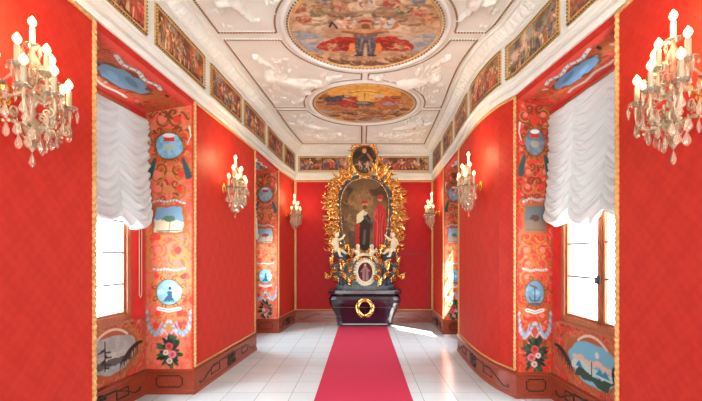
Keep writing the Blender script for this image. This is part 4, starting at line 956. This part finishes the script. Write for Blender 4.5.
# leafy gilded frame
random.seed(11)
def leafy(name, pts, n_l, lw, ll, out, y0, jitter=.03, every=1, skip=None, both=True):
    mb = MB(); L = [0]
    for a, b in zip(pts, pts[1:]): L.append(L[-1]+math.dist(a, b))
    for k in range(n_l):
        s = L[-1]*(k+.5)/n_l; i = max(j for j in range(len(L)) if L[j] <= s); i = min(i, len(pts)-2); f = (s-L[i])/(L[i+1]-L[i]+1e-9)
        x = pts[i][0]+(pts[i+1][0]-pts[i][0])*f; z = pts[i][1]+(pts[i+1][1]-pts[i][1])*f; tx, tz = pts[i+1][0]-pts[i][0], pts[i+1][1]-pts[i][1]; ta = math.atan2(tz, tx)
        if skip and skip(x, z): continue
        oa = ta-math.pi/2                       # outward for an anticlockwise outline
        for m_ in range(3):
            sgn = random.choice((-1, 1)); d = random.uniform(-.35, .8)
            a = oa+sgn*random.uniform(.2, 1.0); l = ll*random.uniform(.6, 1.25)
            mb.leaf((x+out*d*math.cos(oa)+random.uniform(-jitter, jitter), y0-random.uniform(0, .06), z+out*d*math.sin(oa)+random.uniform(-jitter, jitter)), a, l, lw*random.uniform(.7, 1.25), -sgn*random.uniform(1.0, 2.8), random.uniform(.15, .5), n=8)
    return A(mb, name, 'altar_gold')
fr_pts = arch(.1); fr_pts = fr_pts+[fr_pts[0]]
low = lambda x, z: z < 1.95
leafy('gilded_frame', fr_pts, 105, .06, .25, .17, 9.25, .04, skip=lambda x, z: z < 1.8 or z > 3.45 and abs(x-AX) < .18)
mb = MB(); random.seed(3)
for q in (-1, 1):                               # long tendrils and curling sprays at the outer edge
    for k in range(13):
        z = 1.95+k*.125; x = AX+q*(.72+.05*math.sin(k*1.3)); r = .07+.02*math.sin(k*2)
        if z > 3.1: x = AX+q*(.72-(z-3.1)*.9)
        p = spiral(0, 0, r*1.6, r*.3, 0, 1.2, 18); mb.tube([(x+q*(u+.02), 9.24-.03*math.sin(i*.3), z+v) for i, (u, v) in enumerate(p)], [.019-.0007*i for i in range(19)], 5)
        mb.leaf((x, 9.25, z), math.pi/2-q*.8, .2, .06, q*-1.6, .3); mb.ball((x+q*.06, 9.22, z+.05), .022)
    for k in range(9):
        z = 2.0+k*.16; mb.ball((AX+q*(.66+.03*math.sin(k*2.2)), 9.22, z), .035, .03, .04); 
A(mb, 'scroll_tendril', 'altar_gold', True)
# crest medallion
cx_, cz_ = AX-.01, 3.86
c = Canvas(-.3, .3, -.36, .36, .0085, (88, 62, 44)); c.mottle((52, 36, 30), 8, 2, .8); c.ell(0, .24, .06, .07, (150, 50, 36)); c.ell(0, .2, .05, .055, SKIN); c.poly([(-.08, .14), (.08, .14), (.1, 0), (-.1, 0)], (60, 44, 40), 1, .01); c.line([(-.05, .1), (-.16, .0), (-.2, -.08)], .05, (84, 66, 60)); putto(c, -.1, -.12, .22, .4, (206, 160, 130)); putto(c, .07, -.15, .26, -.2, (214, 168, 134)); c.line([(.08, .12), (.18, -.02)], .05, SKIN2); c.ell(.16, -.1, .05, .08, (150, 110, 84))
R2 = (c.X/.28)**2+(c.Y/.33)**2; k_ = R2 <= 1.05; keep = k_[:-1, :-1] & k_[1:, 1:]
c.obj('crest_painting', lambda x, y, h: (cx_+x-AX, 9.25-AY, cz_+y-.845), 'oil_painting', alt, keep)
mb = MB(); el = [(cx_+.3*math.cos(a), cz_+.35*math.sin(a)) for a in [2*math.pi*i/36 for i in range(37)]]
mb.tube([(x, 9.24, z) for x, z in el], .026, 8)
for k in range(40):
    a = 2*math.pi*k/40; mb.leaf((cx_+.31*math.cos(a), 9.23, cz_+.36*math.sin(a)), a+random.choice((-1.1, 1.1)), .15, .05, random.choice((-1.8, 1.8)), .3, n=6)
for q in (-1, 1):
    mb.tube([(cx_+q*(.36+u), 9.24, cz_-.14+v) for u, v in spiral(0, 0, .1, .02, -1.5, q*1.2, 18)], .02, 6); mb.leaf((cx_+q*.28, 9.23, cz_-.28), q*-.2+(0 if q > 0 else math.pi), .3, .09, q*1.2, .3); mb.leaf((cx_+q*.04, 9.23, cz_+.32), math.pi/2-q*.3, .2, .05, q*-.9, .3)
    mb.leaf((cx_+q*.1, 9.21, cz_-.38), math.pi/2+q*1.9, .24, .09, -q*1.0, .3)
mb.ball((cx_, 9.21, cz_-.4), .07, .04, .06)
A(mb, 'crest_frame', 'altar_gold')
mb = MB(); mb.add([(cx_+.29*math.cos(a), 9.27, cz_+.34*math.sin(a)) for a in [2*math.pi*i/24 for i in range(24)]]+[(cx_+.29*math.cos(a), 9.36, cz_+.34*math.sin(a)) for a in [2*math.pi*i/24 for i in range(24)]], [tuple(range(24)), tuple(range(47, 23, -1))]+[(i, (i+1) % 24, 24+(i+1) % 24, 24+i) for i in range(24)]); mb.box(AX-.12, AX+.12, 9.3, 9.4, 3.3, 3.6); A(mb, 'crest_board', 'slate_blue')
# lower medallion
mx_, mz_ = AX+.01, 1.23
c = Canvas(-.2, .2, -.26, .26, .0085, (92, 30, 48)); c.mottle((60, 18, 34), 9, 2, .8); c.poly([(-.07, -.2), (-.06, .05), (-.03, .12), (.04, .12), (.07, .02), (.08, -.2)], (150, 110, 104), 1, .01); c.ell(0, .16, .028, .035, SKIN); c.line([(-.04, .08), (-.1, .0)], .025, SKIN2); c.line([(.04, .08), (.1, .02)], .025, SKIN2); c.line([(0, -.18), (.0, .05)], .03, (110, 70, 76))
k_ = ((c.X/.18)**2+(c.Y/.235)**2) <= 1.05; keep = k_[:-1, :-1] & k_[1:, 1:]
c.obj('medallion_painting', lambda x, y, h: (mx_+x-AX, 9.16-AY, mz_+y-.845), 'oil_painting', alt, keep)
mb = MB(); mb.tube([(mx_+.2*math.cos(a), 9.16, mz_+.255*math.sin(a)) for a in [2*math.pi*i/36 for i in range(37)]], .034, 8)
for k in range(26): a = 2*math.pi*k/26; mb.ball((mx_+.245*math.cos(a), 9.14, mz_+.3*math.sin(a)), .032, .03, .032)
mb.tube([(mx_+.3*math.cos(a), 9.13, mz_+.13+.28*math.sin(a)) for a in [.35+2.45*i/16 for i in range(17)]], .035, 6)
for k in range(12): a = .4+2.35*k/11; mb.ball((mx_+.31*math.cos(a), 9.1, mz_+.13+.29*math.sin(a)), .03)
A(mb, 'medallion_frame', 'ivory')
mb = MB(); mb.add([(mx_+.2*math.cos(a), 9.17, mz_+.25*math.sin(a)) for a in [2*math.pi*i/24 for i in range(24)]]+[(mx_+.2*math.cos(a), 9.26, mz_+.25*math.sin(a)) for a in [2*math.pi*i/24 for i in range(24)]], [tuple(range(24)), tuple(range(47, 23, -1))]+[(i, (i+1) % 24, 24+(i+1) % 24, 24+i) for i in range(24)]); A(mb, 'medallion_board', 'slate_blue')
# blue-grey volutes, scroll brackets and gilt acanthus on them
for q in (-1, 1):
    mb = MB()
    mb.tube([(AX+q*(.78-.0)-q*.02+q*u*-1*0+q*(v_*0), 9.22, 0) for u, v_ in []] or [(AX+q*.42, 9.22, 1.62), (AX+q*.5, 9.2, 1.6), (AX+q*.6, 9.18, 1.62), (AX+q*.7, 9.18, 1.66), (AX+q*.8, 9.2, 1.67)], [.05, .07, .06, .05, .04], 8)
    mb.tube([(AX+q*x, 9.2, z) for x, z in ((.74, 1.66), (.62, 1.6), (.5, 1.5), (.42, 1.38), (.38, 1.25))], [.05, .065, .07, .06, .05], 8)
    A(mb, 'upper_volute', 'slate_blue', True)
    mb = MB()
    mb.tube([(AX+q*(.6+u), 9.18, 1.28+v) for u, v in [(a, b) for a, b in spiral(0, 0, .15, .03, .3, 1.25, 22)]], [.06-.0015*i for i in range(23)], 8)
    mb.tube([(AX+q*x, 9.18, z) for x, z in ((.72, 1.32), (.66, 1.15), (.56, 1.02), (.54, .9))], [.05, .06, .065, .07], 8)
    mb.tube([(AX+q*x, 9.2, z) for x, z in ((.4, 1.3), (.44, 1.12), (.4, .98), (.3, .92))], [.05, .06, .055, .05], 8)
    mb.box(AX+q*.6-.07, AX+q*.6+.07, 9.1, 9.28, .845, .93); A(mb, 'side_volute', 'slate_blue', True)
    mb = MB()
    for (x, z, a, l, cu) in ((.8, 1.36, 1.9, .22, -1.6), (.78, 1.2, 2.2, .2, 1.6), (.82, 1.12, .2, .14, 1.2), (.74, 1.44, 1.2, .2, 1.8), (.46, 1.36, 1.2, .22, -1.8), (.38, 1.22, 2.0, .2, 1.5), (.44, 1.1, 1.0, .18, -1.6), (.34, 1.06, 2.4, .18, 1.4), (.42, 1.44, 2.6, .2, 1.4), (.5, 1.3, .6, .16, 1.8), (.34, 1.64, 1.0, .18, 1.2), (.32, 1.6, 2.2, .16, -1.2), (.5, 1.74, 2.4, .2, 1.2), (.3, .94, .6, .18, 1.2), (.72, 1.08, 3.0, .14, 1.5)):
        aa = a if q > 0 else math.pi-a
        for dz in (0, .04, -.04): mb.leaf((AX+q*x, 9.12-dz*.3, z+dz), aa, l, .06, q*cu, .35, n=7)
    mb.ball((AX+q*.8, 9.14, 1.13), .05, .04, .03)
    A(mb, 'gilt_acanthus', 'altar_gold')
    # small cherub bust on each side of the medallion top
    mb = MB(); bx, bz = AX+q*.16, 1.7; mb.ball((bx, 9.14, bz+.12), .05, .05, .058, 10, 8); mb.ball((bx, 9.16, bz), .075, .05, .09, 10, 8); mb.tube([(bx, 9.14, bz+.03), (bx+q*.09, 9.12, bz+.0), (bx+q*.1, 9.1, bz+.07)], [.03, .026, .018], 6); o = A(mb, 'cherub_bust', 'ivory', True)
    mb = MB()
    for k in range(4): mb.leaf((bx, 9.15, bz-.05), math.pi/2+q*(.7+.35*k)*1.0-q*.2, .17, .05, q*.4, .2, n=5)
    for k in range(3): mb.leaf((bx, 9.13, bz-.08), -math.pi/2+(k-1)*.7, .15, .07, .6*(k-1), .3, n=6)
    A(mb, 'gilt_wings', 'altar_gold')
# ---------------------------------------------------------------- cherub statues seated on the volutes
def cherub(q, label):
    r = empty('cherub_statue', (AX+q*.66, 9.1, 1.70), label, 'statue', 'cherubs seated on the altar volutes')
    mb = MB(); T = lambda x, y, z: (q*x, y, z)
    def limb(pts, rad): mb.tube([T(*p) for p in pts], rad, 10); [mb.ball(T(*p), rr, n=8, m=6) for p, rr in zip(pts, rad)]
    limb([(0, 0, .06), (.0, -.01, .16), (.01, 0, .26)], [.075, .07, .065]); mb.ball(T(0, 0, .05), .085, .075, .06)
    limb([(.01, 0, .26), (-.0, -.01, .32)], [.03, .028]); mb.ball(T(-.02, -.02, .385), .056, .058, .064, 12, 9); mb.ball(T(-.045, -.07, .375), .012)
    limb([(.06, -.02, .27), (.1, -.05, .18), (.04, -.09, .13)], [.03, .026, .02]); limb([(-.05, -.02, .27), (-.13, -.06, .3), (-.2, -.07, .38)], [.03, .025, .018])
    limb([(.03, -.03, .04), (-.06, -.12, .05), (-.1, -.13, -.1), (-.15, -.15, -.11)], [.05, .042, .026, .016]); limb([(-.03, -.03, .04), (-.14, -.1, .03), (-.22, -.11, -.04), (-.26, -.13, -.04)], [.05, .042, .026, .016])
    mb.ball(T(.03, -.095, .12), .024, .02, .02)
    b = mb.obj('body', 'ivory', r, True); rm = b.modifiers.new('r', 'REMESH'); rm.mode = 'VOXEL'; rm.voxel_size = .0085; rm.use_smooth_shade = True; sm = b.modifiers.new('s', 'SMOOTH'); sm.iterations = 3
    mb = MB()
    for k in range(5): mb.leaf(T(.06, .04, .24), math.pi/2-q*(.35+.28*k), .2-.02*k, .05, q*-.5, -.1, n=6)
    mb.obj('wing', 'altar_gold', r)
    mb = MB()
    for k in range(7): mb.leaf(T(.07-.03*k, -.06, .09), -math.pi/2+q*(.3-.25*k), .14, .06, .5, .15, n=5)
    mb.obj('loincloth', 'altar_gold', r)
    mb = MB()
    for k in range(14): a = k*.9; mb.ball(T(-.012+.045*math.cos(a), -.0+.045*math.sin(a), .42+.012*(k % 3)), .02, n=6, m=5)
    mb.obj('hair', 'altar_gold', r, True)
cherub(-1, 'ivory cherub statue seated on the left volute of the altar'); cherub(1, 'ivory cherub statue seated on the right volute of the altar')

# ---------------------------------------------------------------- crystal wall sconces (x out from the wall, y along it)
def sconce():
    r = empty('crystal_sconce', (0, 0, 0)); SX = .17
    mb = MB(); mb.lathe([(.001, -.0), (.045, .0), (.05, .008), (.035, .016), (.02, .022), (.001, .024)], 16); mb.v = [(z, y, x*1.6+.03) for x, y, z in mb.v]; mb.obj('backplate', 'brass', r, True)
    mb = MB(); mb.tube(bez((0.01, 0, .03), (.06, 0, -.04), (.1, 0, .1), (SX, 0, .02)), .009, 8); mb.box(.05, .085, -.018, .018, .02, .055); mb.obj('bracket', 'brass', r, True)
    mb = MB(); mb.lathe([(.004, -.30), (.018, -.28), (.024, -.26), (.01, -.235), (.03, -.21), (.046, -.17), (.04, -.13), (.012, -.10), (.022, -.08), (.014, -.05), (.034, -.02), (.04, .01), (.02, .04), (.01, .07), (.022, .10), (.028, .13), (.01, .17), (.018, .2), (.026, .24), (.012, .28), (.014, .3)], 12, (SX, 0, 0)); mb.obj('stem', 'crystal', r, True)
    rnd = random.Random(6)
    candle_me = MB(); candle_me.lathe([(.013, 0), (.0145, .004), (.0145, .098), (.012, .102), (.006, .104)], 14)
    bulb_me = MB(); bulb_me.lathe([(.006, 0), (.008, .006), (.018, .018), (.0215, .03), (.017, .044), (.007, .058), (.001, .067)], 12)
    pan_me = MB(); pan_me.lathe([(.008, -.018), (.012, -.012), (.03, -.008), (.046, .004), (.044, .008), (.026, .0), (.014, .002), (.016, .012), (.013, .014)], 16)
    drop_me = MB(); drop_me.lathe([(.001, 0), (.004, -.006), (.002, -.012), (.008, -.024), (.016, -.044), (.019, -.058), (.014, -.07), (.004, -.078), (.0005, -.08)], 8, sy=.45)
    prism_me = MB(); prism_me.lathe([(.001, 0), (.005, -.006), (.002, -.012), (.009, -.022), (.012, -.035), (.004, -.08), (.0005, -.085)], 6, sy=.7)
    small_me = MB(); small_me.lathe([(.001, 0), (.005, -.008), (.009, -.018), (.006, -.028), (.0005, -.032)], 6, sy=.6)
    proto = {}
    def inst(mbx, name, mat, loc, par, rz=0, s=1, smooth=False):
        k = name
        if k not in proto:
            o = mbx.obj(name, mat, par, smooth); proto[k] = o.data
        else:
            o = bpy.data.objects.new(name, proto[k]); COL.objects.link(o); o.parent = par
        o.location = loc; o.rotation_euler = (0, 0, rz); o.scale = (s, s, s); return o
    tiers = [((-90, -45, 0, 45, 90), .13, .225, .01, -.14), ((-78, 0, 78), .085, .12, .145, .03), ((0,), 0, 0, .305, .2)]
    for ti, (angs, rx, ry, zc, zs) in enumerate(tiers):
        for a in angs:
            a = math.radians(a); ex, ey = SX+rx*math.cos(a), ry*math.sin(a); zz = zc+(.015 if abs(a) < .1 and ti == 0 else 0)
            mb = MB()
            if ti < 2:
                mb.tube(bez((SX, 0, zs), ((SX+ex)/2, ey/2, zs-.06), (ex+(ex-SX)*.2, ey*1.15, zs-.02), (ex, ey, zz-.015)), .0075, 7)
                hx, hy = (ex-SX), ey; L = math.hypot(hx, hy)+1e-6; hx /= L; hy /= L       # curling crystal spur on the arm
                mb.tube([(SX+hx*(L*.5+u), hy*(L*.5+u), zs+.035+v) for u, v in spiral(0, 0, .032, .008, -1.5, 1.3, 16)], .006, 5)
                mb.tube([(SX+hx*(L*.85+u), hy*(L*.85+u), zs+.01+v) for u, v in spiral(0, 0, .024, .006, 1.5, -1.2, 14)], .005, 5)
                for kk in range(6): mb.ball((SX+hx*L*(.2+.15*kk), hy*L*(.2+.15*kk), zs-.03+.012*math.sin(kk)), .009, n=6, m=5)
            else: mb.tube([(SX, 0, .27), (SX, 0, .3)], .01)
            arm = mb.obj('arm', 'crystal', r, True)
            inst(pan_me, 'drip_pan', 'clear_crystal', (ex, ey, zz), arm, 0, 1, True)
            inst(candle_me, 'candle', 'candle', (ex, ey, zz+.008), arm, 0, 1, True); inst(bulb_me, 'bulb', 'bulb', (ex, ey, zz+.112), arm, 0, 1, True)
            for k in range(5 if ti < 2 else 4):
                b = a+(k-2)*1.15; s_ = 1.0
                inst(small_me if k % 2 else prism_me, 'small_drop' if k % 2 else 'prism_drop', 'clear_crystal', (ex+.043*math.cos(b), ey+.043*math.sin(b), zz-.002), r, b, s_)
            if ti == 0: inst(drop_me, 'pear_drop', 'clear_crystal', (ex, ey, zz-.055), r, a+math.pi/2, 1.15)
    # basket of hanging pear drops under the arms
    for rr, zz, n, s_ in ((.07, -.21, 5, 1.2), (.13, -.16, 7, 1.2), (.2, -.1, 8, 1.1)):
        for k in range(n): 
            a = math.radians(-100+200*k/(n-1)); inst(drop_me, 'pear_drop', 'clear_crystal', (SX+rr*.7*math.cos(a), rr*1.15*math.sin(a), zz+.01*(k % 2)), r, a+math.pi/2+rnd.uniform(-.5, .5), s_)
    inst(drop_me, 'pear_drop', 'clear_crystal', (SX, 0, -.295), r, math.pi/2, 1.2)
    mb = MB()
    def chain(p, q, sag, n):
        for i in range(n+1):
            t_ = i/n; x = p[0]+(q[0]-p[0])*t_; y = p[1]+(q[1]-p[1])*t_; z = p[2]+(q[2]-p[2])*t_-sag*4*t_*(1-t_); mb.ball((x, y, z), .0075, n=6, m=4)
    e0 = [(SX+.13*math.cos(math.radians(a)), .225*math.sin(math.radians(a)), .0) for a in (-90, -45, 0, 45, 90)]; e1 = [(SX+.085*math.cos(math.radians(a)), .12*math.sin(math.radians(a)), .14) for a in (-78, 0, 78)]
    for p, q in zip(e0, e0[1:]): chain(p, q, .05, 13)
    for p, q in zip(e1, e1[1:]): chain(p, q, .04, 9)
    for p in e0: chain(p, (SX, 0, -.27), .03, 18)
    for p, q in ((e1[0], e0[0]), (e1[0], e0[1]), (e1[1], e0[2]), (e1[2], e0[3]), (e1[2], e0[4])): chain(p, q, .02, 12)
    for q in e1: chain((SX, 0, .3), q, .02, 12)
    mb.obj('bead_chain', 'clear_crystal', r, True)
    mb = MB()                                   # crystal leaf sprays filling the body of the sconce
    for k in range(44):
        a = math.radians(rnd.uniform(-95, 95)); z = rnd.uniform(-.16, .2); rr = .05+.06*rnd.random()+(.09*rnd.random() if z < .02 else 0)
        x, y = SX+rr*.7*math.cos(a), rr*math.sin(a); s_ = rnd.uniform(.02, .034)
        mb.tube([(x+u*math.cos(a)*.8, y+u*(math.sin(a) if abs(math.sin(a)) > .3 else .7), z+v) for u, v in spiral(0, 0, s_, s_*.3, rnd.uniform(0, 6), rnd.choice((-1, 1))*1.2, 12)], .005, 5)
    mb.obj('glass_scrolls', 'crystal', r, True)
    return r
SL = [(('L'), 2.28, 'lit crystal wall sconce on the left wall nearest the camera, cut by the frame edge'), ('R', 2.22, 'lit crystal wall sconce on the right wall nearest the camera'),
      ('L', 5.42, 'lit crystal sconce on the left wall pier between the two windows'), ('R', 5.25, 'lit crystal sconce on the curved right wall pier between the windows'),
      ('L', 8.86, 'small looking lit crystal sconce left of the altar, beyond the far left window'), ('R', 8.60, 'small looking lit crystal sconce right of the altar, beyond the far right window')]
s0 = sconce()
for i, (side, y, lab) in enumerate(SL):
    o = s0 if i == 0 else copy_tree(s0)
    dy = .05; wx0, wx1 = wx(side, y-dy), wx(side, y+dy); sl = (wx1-wx0)/(2*dy)
    o.location = (wx(side, y)+(.002 if side == 'L' else -.002), y, 2.5)
    o.rotation_euler = (0, 0, (0 if side == 'L' else math.pi)-math.atan(sl))
    tag(o, lab, 'wall lamp', 'crystal wall sconces')
    for j, (dx, dz, e) in enumerate(((.2, .2, 9.0), (.19, .36, 7.0), (.17, .48, 6.0))):
        ld = bpy.data.lights.new('flame_light', 'POINT'); ld.energy = e; ld.color = (1, .62, .3); ld.shadow_soft_size = .04
        lo = bpy.data.objects.new('flame_light', ld); COL.objects.link(lo); lo.location = (wx(side, y)+(dx+.03 if side == 'L' else -dx-.03), y+(.07 if j == 0 else -.04), 2.5+dz)

# ---------------------------------------------------------------- unseen block added outside to keep the sun off the near right window
mb = MB(); pl = [(8, -1.7), (8, -12), (14, -20), (14, -8.5)]
mb.add([(x, y, -3) for x, y in pl]+[(x, y, 16) for x, y in pl]+[(8.6, -7, 18.5), (13.4, -14, 18.5)], [(0, 1, 5, 4), (1, 2, 6, 5), (2, 3, 7, 6), (3, 0, 4, 7), (4, 5, 8), (5, 6, 9, 8), (6, 7, 9), (7, 4, 8, 9)])
tag(mb.obj('sun_blocker', 'render_stone'), 'plain unseen block added outside to shade the near right window', 'light blocker')
